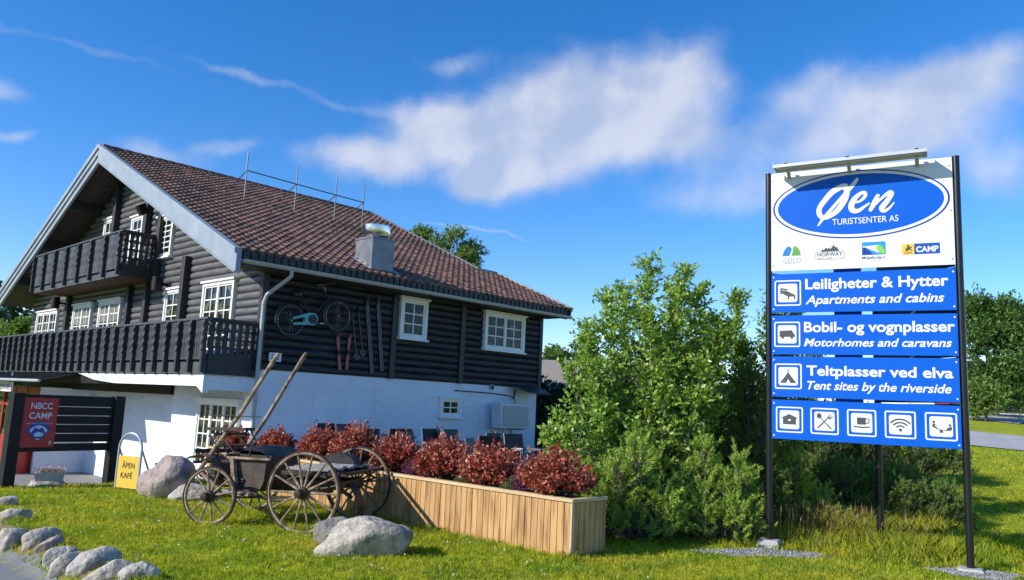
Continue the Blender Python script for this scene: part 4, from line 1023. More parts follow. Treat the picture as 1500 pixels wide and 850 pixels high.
# ------------------------------------------------------------------ planter
PC = Vector((.88, 10.25, 0))
m_pine = mat('new_pine_boards', (.5, .3, .125), (.4, .225, .085), .6, 3.2, 8, bump=.12, bscale=25, stretch=(4, 4, .55), island=((.84, .83, .82), (1.14, 1.12, 1.08)), p0=.38, p1=.66, c3=(.27, .13, .045), s3=3.2)
m_pinecap = mat('pine_cap', (.58, .43, .25), (.48, .34, .18), .6, 4, 8, stretch=(4, .6, 4))
PLL, PLD, PLH = 9.9, .68, .72
pl = thing('wooden_planter', 'long planter of new pine boards holding red shrubs, beside the lawn', 'planter', PC, HA)
mb = MB(); n = 88; bw = PLL / n; rnd = random.Random(3)
for i in range(n): mb.box(-.012 - rnd.random() * .004, .02, i * bw + .0045, (i + 1) * bw - .0045, -.15, PLH - .05)
ob('front_boarding', mb, m_pine, pl, smooth=False, bevel=.004)
mb = MB(); n = 6; bw2 = (PLD - .02) / n
for i in range(n): mb.box(.022 + i * bw2 + .004, .022 + (i + 1) * bw2 - .004, -.012, .02, -.15, PLH - .05)
ob('end_boarding', mb, m_pine, pl, smooth=False, bevel=.004)
ob('backing', MB().box(.021, PLD, .021, PLL, -.3, PLH - .14), m_black, pl, smooth=False)
ob('rear_boarding', MB().box(PLD, PLD + .03, 0, PLL, -.1, PLH - .05), m_pine, pl, smooth=False)
ob('cap_rail', MB().box(-.035, .075, -.035, PLL, PLH - .045, PLH), m_pinecap, pl, bevel=.006); ob('cap_rail', MB().box(.078, PLD + .03, -.035, .075, PLH - .045, PLH), m_pinecap, pl, bevel=.006)
ob('corner_trim', MB().box(-.022, .03, -.022, .004, -.15, PLH - .046), m_pinecap, pl, smooth=False)
mb = MB(); g = 40; vs = []
for i in range(5):
    for j in range(g): vs.append((.07 + i * .148, .07 + j * (PLL - .1) / (g - 1), PLH - .12 + .04 * mnoise.noise(Vector((i * .9, j * .7, 1)))))
mb.add(vs, [(i * g + j, i * g + j + 1, (i + 1) * g + j + 1, (i + 1) * g + j) for i in range(4) for j in range(g - 1)]); ob('soil', mb, mat('dark_soil', (.02, .016, .013), (.05, .04, .03), .95, 20, 6, bump=1, bscale=60), pl)

# ------------------------------------------------------------------ patio chairs and tables
m_tex = mat('black_textilene', (.01, .01, .011), (.016, .016, .017), .5, 30, 3); m_alu = mat('grey_aluminium', (.3, .31, .33), (.24, .25, .27), .4, 5, 3, metal=.6)
def chair(label, loc, rz, first=[None]):
    if first[0] is None:
        t = thing('patio_chair', label, 'chair', loc, rz, 'black patio chairs on the terrace')
        mb = MB(); mb.bar((0, .24, .42), (0, .36, .95), .5, .025, (0, 1, 0)); ob('backrest', mb, m_tex, t); ob('seat', MB().box(-.25, .25, -.24, .24, .4, .43), m_tex, t, bevel=.01)
        for s in (-1, 1):
            f = MB(); f.tube([(s * .27, -.24, 0), (s * .27, -.22, .63), (s * .27, .28, .63)], .016, 7); f.tube([(s * .27, .3, 0), (s * .265, .24, .42), (s * .26, .365, .96)], .016, 7); ob('side_frame', f, m_alu, t); ob('armrest', MB().box(s * .27 - .03, s * .27 + .03, -.25, .26, .645, .67), m_alu, t, bevel=.008)
        first[0] = t; return t
    c = copy_tree(first[0]); c['label'] = label; c.location = loc; c.rotation_euler = (0, 0, rz); return c
def table(label, loc, rz, first=[None]):
    if first[0] is None:
        t = thing('patio_table', label, 'table', loc, rz, 'dark patio tables on the terrace'); ob('tabletop', MB().box(-.75, .75, -.42, .42, .7, .735), m_tex, t, bevel=.01)
        for a in (-1, 1):
            for b in (-1, 1): ob('leg', MB().box(a * .66 - .025, a * .66 + .025, b * .34 - .025, b * .34 + .025, 0, .698), m_alu, t, smooth=False)
        first[0] = t; return t
    c = copy_tree(first[0]); c['label'] = label; c.location = loc; c.rotation_euler = (0, 0, rz); return c
CH = [(491, 622, 0, 'leftmost chair, alone by the white wall behind the red shrubs'), (520, 623, 10, 'second chair from the left, beside the leftmost one'), (546, 630, -20, 'third chair from the left, facing the first table'), (578, 628, 165, 'fourth chair from the left, turned to the first table'),
      (618, 634, 20, 'fifth chair from the left, at the near side of the middle table'), (646, 630, 0, 'sixth chair from the left, under the small basement window'), (677, 631, 8, 'seventh chair from the left, right of the one under the window'), (703, 638, 170, 'eighth chair from the left, lower than its neighbours'),
      (716, 644, 30, 'ninth chair from the left, left of the heat pump bracket'), (743, 637, 5, 'chair right under the heat pump, back to the wall'), (768, 638, -5, 'second chair under the heat pump, by the end of the wall'), (790, 650, 215, 'rightmost chair, showing its pale armrest beside the green bush')]
for px, py, a, lab in CH:
    q = onz(px, py, 1.24); chair(lab, (q.x, q.y, .3), HA + R(a))
for (u, w, lab) in ((1.6, -3.2, 'patio table left behind the red shrubs'), (1.9, -6.0, 'middle patio table, below the basement window'), (2.6, -8.4, 'patio table nearest the green bush, below the heat pump')):
    q = H2W(u, w, .3); table(lab, q, HA + R(90))

# ------------------------------------------------------------------ the big entrance sign
SLP, SRP = Vector((3.83, 11.8, 0)), Vector((6.04, 10.6, 0)); SYAW = math.atan2(SRP.y - SLP.y, SRP.x - SLP.x); SW = (SRP - SLP).length
sg = thing('entrance_sign', 'tall white and blue camp sign on black posts with pictograms and a light bar', 'sign', SLP, SYAW)
for i, x in enumerate((.045, 2.555)):
    po = ob('post', MB().tube([(x, .0, -.2), (x, 0, 5.54)], .047, 14), m_pole, sg); ob('post_cap', MB().lathe([(.05, 5.54), (.05, 5.555), (.02, 5.565)], 14, (x, 0, 0)), m_pole, po)
    mb = MB(); zt = .12 if i == 0 else .05
    mb.add([(x + a * s, b * s, z) for z, s in ((-.2, .17), (zt - .03, .15), (zt, .13)) for a, b in ((-1, -1), (1, -1), (1, 1), (-1, 1))], [(0, 1, 5, 4), (1, 2, 6, 5), (2, 3, 7, 6), (3, 0, 4, 7), (4, 5, 9, 8), (5, 6, 10, 9), (6, 7, 11, 10), (7, 4, 8, 11), (8, 9, 10, 11)])
    mb.M = None; ob('concrete_foot', mb, m_conc, sg, smooth=False, bevel=.015)
RP = Vector(onz(1222, 748, .25)); RPl = Vector((1.42, 1.3, 0))
ob('rear_post', MB().tube([(1.42, 1.35, -.2), (1.42, 1.35, 4.0)], .05, 12), m_pole, sg)
mb = MB()
for z in (3.99, 3.375, 2.745, 2.115):
    for x_ in (.045, 2.555): ob('rear_strut', MB().bar((x_, .06, z), (1.42, 1.33, z), .03, .045), m_pole, sg, smooth=False)
for z in (3.995, 3.38, 2.745, 2.12): ob('mounting_plate', MB().box(.95, 1.32, .04, .07, z - .1, z + .1), m_signblue, sg, smooth=False)
m_back = mat('panel_back', (.05, .052, .056), (.04, .042, .045), .5, 4)
for z0, z1 in ((4.02, 4.6), (3.395, 3.95), (2.775, 3.33), (2.155, 2.72)):
    mb = MB(); mb.bar((2.5, .09, (z0 + z1) / 2), (1.45, 1.3, (z0 + z1) / 2), .014, z1 - z0); ob('rear_panel', mb, m_back, sg, smooth=False)
PY = -.062
def panel(name, z0, z1, m):
    o = ob(name, MB().box(.092, 2.508, PY, PY + .012, z0, z1), m, sg, smooth=False, bevel=.003)
    mb = MB()
    for x in (.125, 2.475):
        for z in ((z0 + .05, z1 - .05) if m is m_signblue else (z0 + .08, (z0 + z1) / 2, z1 - .12)): mb.lathe([(.011, PY - .006), (.011, PY - .0005)], 8, (x, 0, z), 'y') if False else mb.add([(x + .012 * math.cos(t), PY - .004, z + .012 * math.sin(t)) for t in np.linspace(0, 6.283, 9)[:-1]], [tuple(range(8))])
    ob('screw_head', mb, m_signwhite if m is m_signblue else m_alu, o, smooth=False); return o
wp = panel('white_panel', 4.02, 5.535, m_signwhite)
bps = [panel('blue_panel', a, b, m_signblue) for a, b in ((3.395, 3.972), (2.775, 3.352), (2.155, 2.745), (1.55, 2.115))]
y1, y2, y3 = PY - .003, PY - .005, PY - .007
def ell(cx, cz, a, b, n=72, tilt=0.0): return [(cx + a * math.cos(t), cz + b * math.sin(t)) for t in np.linspace(0, 2 * math.pi, n + 1)[:-1]]
m_navy = mat('emblem_navy', (.003, .03, .28), (.003, .03, .26), .35, 2)
em = MB(); cx, cz = 1.295, 4.965; em.flat(ell(cx, cz, 1.175, .505), y1); emo = ob('oval_border', em, m_navy, wp, smooth=False)
ob('oval_white', MB().flat(ell(cx, cz, 1.15, .485), y1 - .0015), m_signwhite, emo, smooth=False); ob('oval_field', MB().flat(ell(cx, cz, 1.105, .445), y1 - .003), m_signblue, emo, smooth=False)
# brush script, strokes traced as centre lines with widths (units of the photo crop, mapped on to the board)
def zc_(X, Y):   # crop px -> sign x, z
    x6 = ((1180 + X / 9.375) - 1100) * 3.541; y6 = ((250 + Y / 9.375) - 210) * 3.541
    return float(np.dot((1, x6, y6), _fx)), float(np.dot((1, x6, y6), _fz))
_s6 = [(425, 428, .955, 4.678), (766, 410, 1.824, 4.669), (560, 190, 1.318, 5.339), (352, 437, .76, 4.665), (342, 325, .737, 4.996), (745, 260, 1.782, 5.095), (516, 330, 1.197, 4.944), (560, 372, 1.309, 4.814)]
_A = np.array([(1, a, b) for a, b, c, d in _s6]); _fx = np.linalg.lstsq(_A, np.array([q[2] for q in _s6]), rcond=None)[0]; _fz = np.linalg.lstsq(_A, np.array([q[3] for q in _s6]), rcond=None)[0]
def strokeset(S, y):
    mb = MB(); yy = y
    for st in S:
        pts = [(*zc_(a, b), w * .00096) for a, b, w in st]
        mb.ribbon(pts, yy, .00003)
        for (x, z, w) in (pts[0], pts[-1]): mb.flat([(x + w / 2 * math.cos(t), z + w / 2 * math.sin(t)) for t in np.linspace(0, 6.283, 11)[:-1]], yy - .004)
        yy -= .0006
    return mb
S = [[(600, 275, 40), (560, 225, 70), (480, 245, 85), (370, 310, 85), (270, 420, 80), (195, 530, 75), (200, 625, 75), (265, 665, 62), (350, 635, 70), (450, 560, 80), (535, 440, 85), (575, 330, 80), (560, 260, 70)],
     [(715, 140, 48), (640, 235, 62), (500, 390, 48), (350, 560, 46), (245, 680, 44), (180, 775, 22)],
     [(700, 455, 30), (770, 430, 40), (830, 365, 50), (820, 320, 50), (760, 335, 55), (680, 410, 75), (640, 500, 85), (665, 565, 80), (740, 565, 60), (810, 520, 42), (880, 470, 30)],
     [(1000, 365, 55), (960, 450, 75), (905, 555, 58)], [(925, 530, 30), (1040, 410, 36), (1150, 325, 58), (1185, 340, 60), (1130, 430, 72), (1055, 530, 78), (1085, 570, 55), (1150, 535, 34), (1215, 462, 20)]]
ob('script_lettering', strokeset(S, y1 - .005), m_signwhite, wp, smooth=False)
text('TURISTSENTER AS', .955, 1.825, 4.672, .088, m_signwhite, wp, y1 - .0055, .004)
# small partner emblems along the bottom of the white board
def emb(name, polys, m, y=None): 
    mb = MB()
    for p in polys: mb.flat(p, y or y1)
    return ob(name, mb, m, wp, smooth=False)
def col(n, c): return mat(n, c, tuple(x * .93 for x in c), .4, 3)
emb('emblem_blue_peak', [[(.255, 4.245), (.262, 4.29), (.285, 4.34), (.32, 4.383), (.345, 4.392), (.375, 4.37), (.388, 4.345), (.37, 4.31), (.36, 4.27), (.35, 4.245)]], col('emblem_sky_blue', (.003, .19, .5)))
emb('emblem_green_peak', [[(.385, 4.245), (.392, 4.29), (.405, 4.33), (.4, 4.36), (.425, 4.39), (.45, 4.385), (.485, 4.345), (.505, 4.29), (.512, 4.245)]], col('emblem_green', (.12, .32, .06)))
text('GEILO', .262, .512, 4.128, .082, mat('grey_lettering', (.33, .34, .36), (.3, .31, .33), .4), wp, y1, -.004)
mb = MB()
def rrect(x0, x1, z0, z1, r, n=5):
    P = []
    for (cx_, cz_, a0) in ((x1 - r, z1 - r, 0), (x0 + r, z1 - r, 90), (x0 + r, z0 + r, 180), (x1 - r, z0 + r, 270)):
        for i in range(n + 1): a = R(a0 + 90 * i / n); P.append((cx_ + r * math.cos(a), cz_ + r * math.sin(a)))
    return P
def rring(mb, x0, x1, z0, z1, r, t, y):
    A = rrect(x0, x1, z0, z1, r); B = rrect(x0 + t, x1 - t, z0 + t, z1 - t, max(r - t, .003)); n = len(A)
    mb.add([(x, y, z) for x, z in A + B], [(i, (i + 1) % n, n + (i + 1) % n, n + i) for i in range(n)])
rring(mb, .72, 1.11, 4.165, 4.285, .02, .005, y1); ob('emblem_frame', mb, m_txtdark, wp, smooth=False)
emb('emblem_mountains', [[(.79, 4.289), (.815, 4.32), (.835, 4.31), (.865, 4.345), (.885, 4.325), (.905, 4.335), (.925, 4.32), (.965, 4.375), (.995, 4.34), (1.005, 4.35), (1.045, 4.289)]], m_txtdark)
text('NORWAY', .745, 1.085, 4.215, .055, m_txtdark, wp, y1, .012)
emb('emblem_bar', [[(.75, 4.183), (.8, 4.183), (.8, 4.193), (.75, 4.193)], [(.825, 4.183), (.84, 4.183), (.84, 4.193), (.825, 4.193)], [(.86, 4.183), (.945, 4.183), (.945, 4.193), (.86, 4.193)]], col('emblem_red', (.5, .01, .03)))
eb = emb('emblem_panel', [rrect(1.345, 1.652, 4.205, 4.392, .01)], col('emblem_lake', (.003, .27, .62)))
mb = MB().flat([(1.35, 4.21), (1.35, 4.3), (1.375, 4.325), (1.5, 4.21)], y2); ob('emblem_shade', mb, m_navy, eb, smooth=False)
ob('emblem_beam', MB().flat([(1.36, 4.345), (1.36, 4.315), (1.385, 4.318), (1.57, 4.225), (1.56, 4.345), (1.385, 4.33)], y2 - .001), m_signwhite, eb, smooth=False)
ob('emblem_leaf', MB().flat([(1.53, 4.31), (1.55, 4.34), (1.58, 4.345), (1.615, 4.315), (1.645, 4.25), (1.648, 4.21), (1.6, 4.218), (1.555, 4.25)], y2 - .002), col('emblem_leaf_green', (.2, .55, .06)), eb, smooth=False)
text('Miljøfyrtårn', 1.345, 1.645, 4.145, .04, m_navy, wp, y1, .004)
eb = emb('emblem_yellow', [[(1.858, 4.185), (2.012, 4.185), (2.012, 4.336), (1.858, 4.336)]], col('emblem_yellow', (.8, .5, .02)))
text('NAF', 1.89, 1.985, 4.195, .03, m_txtdark, eb, y2, .012)
ob('emblem_figure', MB().flat([(1.9, 4.235), (1.905, 4.27), (1.925, 4.285), (1.92, 4.315), (1.94, 4.325), (1.955, 4.31), (1.95, 4.29), (1.985, 4.3), (1.98, 4.28), (1.96, 4.272), (1.985, 4.255), (1.98, 4.238), (1.95, 4.255), (1.93, 4.235)], y2), m_txtdark, eb, smooth=False)
eb = emb('emblem_camp', [[(2.014, 4.185), (2.328, 4.185), (2.328, 4.336), (2.014, 4.336)]], m_navy if False else col('emblem_camp_blue', (.004, .06, .36)))
text('CAMP', 2.035, 2.31, 4.215, .075, m_signwhite, eb, y2, .03)
for bp_, (a, b) in zip(bps, ((('Leiligheter & Hytter', .572, 2.417, 3.737, .145), ('Apartments and cabins', .572, 2.362, 3.515, .12)), (('Bobil- og vognplasser', .55, 2.475, 3.107, .14), ('Motorhomes and caravans', .545, 2.434, 2.898, .11)), (('Teltplasser ved elva', .578, 2.436, 2.48, .135), ('Tent sites by the riverside', .587, 2.41, 2.278, .115)))):
    text(*a, m_signwhite, bp_, y1, .026); text(*b, m_signwhite, bp_, y1, .02, .28)
# pictograms in the unit square
def picto(o, x0, x1, z0, z1, G):
    mb = MB(); rring(mb, x0, x1, z0, z1, .03, .02, y1); w = x1 - x0; h = z1 - z0; i = .14
    mb.flat(rrect(x0 + w * i, x1 - w * i, z0 + h * i, z1 - h * i, .03), y1); ob('pictogram_frame', mb, m_signwhite, o, smooth=False)
    mb = MB(); k = 0
    for g in G:
        tf = lambda p: (x0 + w * p[0], z0 + h * p[1])
        if g[0] == 'r': mb.ribbon([(*tf(p), p[2] * w) for p in g[1]], y2 - .0004 * k, .00002)
        else: mb.flat([tf(p) for p in g[1]], y2 - .0004 * k)
        k += 1
    ob('pictogram', mb, m_glyph, o, smooth=False)
def circ(cx, cy, r, n=14, ry=None): return ('f', [(cx + r * math.cos(t), cy + (ry or r) * math.sin(t)) for t in np.linspace(0, 6.283, n + 1)[:-1]])
def pr(*a): return ('f', list(a))
def rect(x0, x1, y0, y1): return ('f', [(x0, y0), (x1, y0), (x1, y1), (x0, y1)])
BED = [pr((.22, .7), (.5, .66), (.5, .6), (.22, .64)), pr((.22, .7), (.27, .7), (.27, .46), (.22, .46)), pr((.27, .6), (.45, .59), (.78, .42), (.78, .36), (.5, .36), (.27, .5)), pr((.5, .37), (.55, .37), (.55, .26), (.5, .26)), pr((.73, .37), (.78, .37), (.78, .26), (.73, .26))]
VAN = [pr((.21, .4), (.21, .64), (.68, .66), (.76, .52), (.8, .5), (.8, .4)), circ(.33, .38, .055), circ(.68, .38, .055)]
TENT = [pr((.2, .24), (.5, .66), (.8, .24), (.58, .24), (.5, .4), (.42, .24)), ('r', [(.48, .62, .02), (.54, .78, .015)]), ('r', [(.52, .62, .02), (.46, .78, .015)])]
HOUSE = [pr((.22, .58), (.5, .72), (.78, .58), (.78, .55), (.22, .55)), rect(.26, .45, .32, .552), rect(.55, .74, .32, .552), rect(.448, .552, .32, .45), rect(.448, .552, .52, .552)]
FORK = [('r', [(.26, .24, .05), (.6, .6, .035), (.66, .66, .03)]), ('r', [(.74, .22, .05), (.42, .56, .035), (.36, .64, .04)]), circ(.31, .7, .085, 14, .1), ('r', [(.6, .66, .03), (.66, .62, .05), (.72, .6, .03)]), ('r', [(.62, .65, .022), (.7, .78, .018)]), ('r', [(.67, .63, .022), (.75, .74, .018)]), ('r', [(.71, .6, .022), (.79, .7, .018)])]
CUP = [rect(.34, .64, .44, .7), ('r', [(.64, .66, .03), (.73, .65, .03), (.75, .57, .03), (.71, .5, .03), (.63, .5, .03)]), ('r', [(.22, .36, .04), (.5, .34, .05), (.78, .36, .04)])]
def arc(r, w, a=52): return ('r', [(.5 + r * math.sin(R(t)), .3 + r * math.cos(R(t)), w) for t in np.linspace(-a, a, 9)])
WIFI = [circ(.5, .31, .055), arc(.16, .05), arc(.28, .05), arc(.4, .05)]
SEE = [('r', [(.22, .5, .022), (.52, .38, .022), (.8, .38, .022)]), pr((.44, .28), (.56, .28), (.54, .38), (.46, .38)), circ(.28, .66, .04), ('r', [(.27, .6, .07), (.27, .5, .07), (.34, .47, .04), (.38, .4, .03)]), ('r', [(.28, .58, .025), (.36, .54, .02)]), ('r', [(.2, .7, .02), (.27, .62, .02)]), circ(.77, .56, .04), ('r', [(.79, .5, .07), (.78, .42, .07), (.7, .42, .04), (.66, .36, .03)]), ('r', [(.78, .48, .025), (.68, .44, .02)])]
picto(bps[0], .137, .513, 3.495, 3.877, BED); picto(bps[1], .13, .497, 2.885, 3.258, VAN); picto(bps[2], .137, .514, 2.272, 2.642, TENT)
for (a, b), G in zip(((.152, .527), (.627, 1.003), (1.112, 1.487), (1.59, 1.974), (2.081, 2.462)), (HOUSE, FORK, CUP, WIFI, SEE)): picto(bps[3], a, b, 1.648, 2.017, G)
# light bar: a shallow trough reflector on three arms
mb = MB(); X0, X1 = .2, 2.2
for (a, b) in (((-.2, 5.535), (-.33, 5.56)), ((-.33, 5.56), (-.46, 5.535)), ((-.46, 5.535), (-.47, 5.5)), ((-.2, 5.535), (-.19, 5.5))):
    k = len(mb.v); mb.prism([(a[0], a[1]), (b[0], b[1]), (b[0], b[1] + .014), (a[0], a[1] + .014)], X0, X1)
mb.v = [(y, x, z + (y - X0) * .012) for x, y, z in mb.v]
mb.box(X0 - .012, X0 - .001, -.47, -.19, 5.495, 5.572); mb.box(X1 + .001, X1 + .012, -.47, -.19, 5.52, 5.597)
lb = ob('light_bar', mb, mat('light_bar_aluminium', (.62, .63, .64), (.54, .55, .57), .35, 4, 3, metal=.4), sg, smooth=False)
ob('lamp_tube', MB().tube([(X0 + .05, -.33, 5.525), (X1 - .05, -.33, 5.548)], .016, 10), m_signwhite, lb)
for x in (.36, 1.2, 2.08):
    ob('arm', MB().bar((x, -.066, 5.44), (x, -.2, 5.535 + .012 * x), .05, .02).bar((x, -.2, 5.567 + .012 * x), (x, -.48, 5.562 + .012 * x), .05, .012), m_zinc, lb, smooth=False)
# ------------------------------------------------------------------ vegetation
def unit(a): return a / np.maximum(np.linalg.norm(a, axis=1, keepdims=True), 1e-6)
def leaf_quads(P, D, Nn, L, Wd, fold=.25):
    """kite-shaped leaves: base P, direction D, normal Nn, length L, width Wd"""
    D = unit(D); S = unit(np.cross(D, Nn)); Nn = np.cross(S, D); L = L[:, None]; Wd = Wd[:, None]
    mid = P + D * L * .45
    V = np.stack([P, mid + S * Wd / 2 + Nn * Wd * fold, P + D * L, mid - S * Wd / 2 + Nn * Wd * fold], 1).reshape(-1, 3)
    i = np.arange(len(P))[:, None] * 4
    return V, np.concatenate([i, i + 1, i + 2, i + 3], 1)
def twig_leaves(S, D, length, nleaf, L, Wd, rng, spread=.9, droop=.0, up=.6):
    """leaves set alternately along straight twigs S + t D"""
    n = len(S); D = unit(D)
    t = (np.arange(nleaf) + .6) / nleaf
    P = S[:, None, :] + D[:, None, :] * (length[:, None, None] * t[None, :, None]) + rng.normal(0, .012, (n, nleaf, 3))
    P[..., 2] -= droop * (t[None, :] ** 2) * length[:, None]
    dirs = D[:, None, :] * .55 + rng.normal(0, spread * .6, (n, nleaf, 3)); dirs[..., 2] += .05
    nor = rng.normal(0, .55, (n, nleaf, 3)); nor[..., 2] += up
    P = P.reshape(-1, 3); dirs = dirs.reshape(-1, 3); nor = nor.reshape(-1, 3)
    k = len(P); s = rng.uniform(.65, 1.15, k)
    return leaf_quads(P, dirs, nor, L * s, Wd * s)
def twig_tubes(S, D, length, r=.006):
    D = unit(D); n = len(S); A = unit(np.cross(D, np.tile([0.3, .2, 1.0], (n, 1)))); B = np.cross(D, A)
    E = S + D * length[:, None]
    V = np.stack([S + A * r, S - A * r * .5 + B * r * .87, S - A * r * .5 - B * r * .87, E + A * r * .4, E - A * r * .2 + B * r * .35, E - A * r * .2 - B * r * .35], 1).reshape(-1, 3)
    i = np.arange(n)[:, None] * 6
    return V, np.concatenate([np.concatenate([i + a, i + (a + 1) % 3, i + 3 + (a + 1) % 3, i + 3 + a], 1) for a in range(3)], 0)
def merge(parts):
    Vs, Fs, o = [], [], 0
    for V, Fc in parts: Vs.append(V); Fs.append(Fc + o); o += len(V)
    return np.concatenate(Vs), np.concatenate(Fs)
def trunk_mb(stems):
    mb = MB()
    for pts, r0, r1 in stems:
        k = len(pts); mb.tube(catmull(pts, 4), [r0 + (r1 - r0) * i / ((k - 1) * 4) for i in range((k - 1) * 4 + 1)], 8)
    return mb
m_bark = mat('grey_bark', (.12, .105, .085), (.06, .052, .042), .85, 8, 6, bump=.6, bscale=30, stretch=(1, 1, .3)); m_birch = mat('pale_bark', (.42, .4, .35), (.15, .14, .12), .8, 6, 6, stretch=(1, 1, 3))
lf_willow = leafmat('willow_leaf', (.19, .33, .045), (.36, .54, .09), (.58, .7, .26), .38, .34, spec=.6)
lf_willow2 = leafmat('dense_willow_leaf', (.14, .26, .04), (.27, .43, .07), (.45, .57, .15), .36, .4, spec=.5)
lf_red = leafmat('red_ninebark_leaf', (.19, .035, .025), (.5, .1, .055), (.7, .36, .24), .3, .4, tint=(1.2, .8, .6), spec=.45, mid=.62)
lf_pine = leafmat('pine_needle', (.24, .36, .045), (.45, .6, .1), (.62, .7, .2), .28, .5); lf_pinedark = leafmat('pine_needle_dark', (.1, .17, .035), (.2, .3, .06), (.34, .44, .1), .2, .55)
lf_rowan = leafmat('rowan_leaf', (0.06, 0.135, 0.03), (0.13, 0.24, 0.05), (0.2, 0.33, 0.07), .3, .45); lf_birch = leafmat('birch_leaf', (0.1, 0.18, 0.04), (0.2, 0.31, 0.06), (0.3, 0.4, 0.11), .38, .45)
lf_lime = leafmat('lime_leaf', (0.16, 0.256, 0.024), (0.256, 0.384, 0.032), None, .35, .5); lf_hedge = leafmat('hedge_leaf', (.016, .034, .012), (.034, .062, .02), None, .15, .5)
lf_dry = leafmat('dead_twig_leaf', (.1, .085, .05), (.16, .13, .08), None, .1, .6)

def crown_tree(name, label, cat, base, H, blobs, lf, bark, leaf=(.09, .05), n_tw=900, nleaf=9, twl=(.3, .7), trunk_r=.12, seed=1, group=None, stems=None, flat=.0, up=.35, shell=.55, out=.8):
    """blobs: (dx, dy, z, rx, ry, rz) lobes of the crown; twigs sit mostly towards the outside of each"""
    rng = np.random.default_rng(seed); t = thing(name, label, cat, base, 0, group)
    vol = np.array([b[3] * b[4] + b[5] * b[4] for b in blobs]); vol = vol / vol.sum(); parts = []; tw = []
    for b, f in zip(blobs, vol):
        n = max(6, int(n_tw * f)); d = unit(rng.normal(0, 1, (n, 3))); r = rng.uniform(shell ** 3, 1.0, n) ** (1 / 3) * (1 + .16 * np.sin(d[:, 0] * 5 + b[0] * 9) * np.cos(d[:, 2] * 4 + b[2] * 3))
        S = np.array(b[:3]) + d * np.array(b[3:]) * r[:, None]; D = d * out + rng.normal(0, .35, (n, 3)); D[:, 2] += up
        L = rng.uniform(*twl, n); S = S - unit(D) * L[:, None] * .5
        parts.append(twig_leaves(S, D, L, nleaf, leaf[0], leaf[1], rng, droop=flat)); tw.append(twig_tubes(S, D, L, .005))
    V, Fc = merge(parts); cr = npmesh('crown', V, Fc, lf, t)
    V, Fc = merge(tw); npmesh('twigs', V, Fc, bark, cr)
    if stems is None:
        stems = [([(0, 0, -.2), (.05, 0, H * .25), (-.04, .03, H * .5), (0, 0, H * .85)], trunk_r, trunk_r * .25)]
        for i, b in enumerate(blobs[:14]):
            z0 = max(H * .15, min(b[2] - b[5] * .6, H * .6)); stems.append(([(0, 0, z0), (b[0] * .45, b[1] * .45, z0 + (b[2] - z0) * .6), (b[0] * .9, b[1] * .9, b[2])], trunk_r * .45, .015))
    ob('trunk', trunk_mb(stems), bark, t)
    return t

# tall willow bush beside the planter (several upright stems with long leafy shoots)
def willow(label, base, seed, stems, n_side, leaf, lf, cat='bush', name='willow_bush', low=.15, group=None, wide=.5, L=(.35, .8)):
    rng = np.random.default_rng(seed); t = thing(name, label, cat, base, 0, group); parts = []; tws = []; sts = []
    for (dx, dy, h, lean, r) in stems:
        top = np.array([dx + lean[0], dy + lean[1], h]); b0 = np.array([dx * .3, dy * .3, 0.]); mid = (b0 * .5 + top * .5) + np.array([dx * .18, dy * .18, 0])
        pts = [tuple(b0 - [0, 0, .2]), tuple(mid), tuple(top)]; sts.append((pts, r, .006))
        n = int(n_side * h); tt = rng.uniform(low, 1.0, n) ** .85
        C = (1 - tt)[:, None] ** 2 * b0 + 2 * ((1 - tt) * tt)[:, None] * mid + (tt ** 2)[:, None] * top
        ang = rng.uniform(0, 6.283, n); D = np.stack([np.cos(ang), np.sin(ang), rng.uniform(.15, 1.1, n)], 1); D = unit(D)
        Ls = rng.uniform(*L, n) * (1.15 - tt * .75) * (wide / .5)
        parts.append(twig_leaves(C, D, Ls, 10, leaf[0], leaf[1], rng, .95, .05, .7)); tws.append(twig_tubes(C, D, Ls, .006))
        C2 = np.array([top - [0, 0, .5]] * 3) + rng.normal(0, .02, (3, 3)); parts.append(twig_leaves(C2, np.tile([lean[0] * .2, lean[1] * .2, 1.], (3, 1)) + rng.normal(0, .06, (3, 3)), np.full(3, .62), 12, leaf[0] * .9, leaf[1] * .9, rng, .7))
    V, Fc = merge(parts); cr = npmesh('crown', V, Fc, lf, t); V, Fc = merge(tws); npmesh('twigs', V, Fc, m_bark, cr)
    ob('trunk', trunk_mb(sts), mat('pale_willow_bark', (.3, .26, .2), (.17, .14, .1), .8, 7, 5), t); return t
rs_ = random.Random(4)
st = []
for (dx, dy, h, lx) in ((-.1, .1, 4.3, .1), (.25, -.1, 4.15, .25), (.55, .2, 3.9, .3), (-.35, .0, 3.7, -.3), (-.65, .1, 3.2, -.35), (.0, -.3, 3.4, .0), (.35, .4, 3.9, .2), (-.2, .5, 4.0, -.1), (.7, -.2, 3.4, .45), (-.5, -.3, 2.6, -.45), (.15, -.45, 2.7, .1), (.5, -.4, 2.7, .3), (-.85, 0, 2.5, -.4), (-.7, .4, 3.0, -.3), (.95, .1, 3.2, .3)):
    st.append((dx, dy, h, (lx, rs_.uniform(-.2, .2)), .028))
willow('tall light green willow bush with upright leafy shoots, between the planter and the big sign', (2.25, 12.9, hz(2.25, 12.9)), 5, st, 48, (.1, .05), lf_willow)
st = [(dx, rs_.uniform(-.3, .3), h, (lx, rs_.uniform(-.2, .2)), .025) for dx, h, lx in ((-.3, 3.6, -.15), (.1, 4.05, 0), (.5, 3.9, .15), (.9, 3.8, .2), (-.6, 3.1, -.25), (1.2, 3.3, .2), (.2, 3.2, 0), (.7, 3.0, .1))]
willow('second willow bush, behind the pines and close to the left sign post', (4.05, 14.2, hz(4.05, 14.2)), 9, st, 62, (.1, .05), lf_willow2)
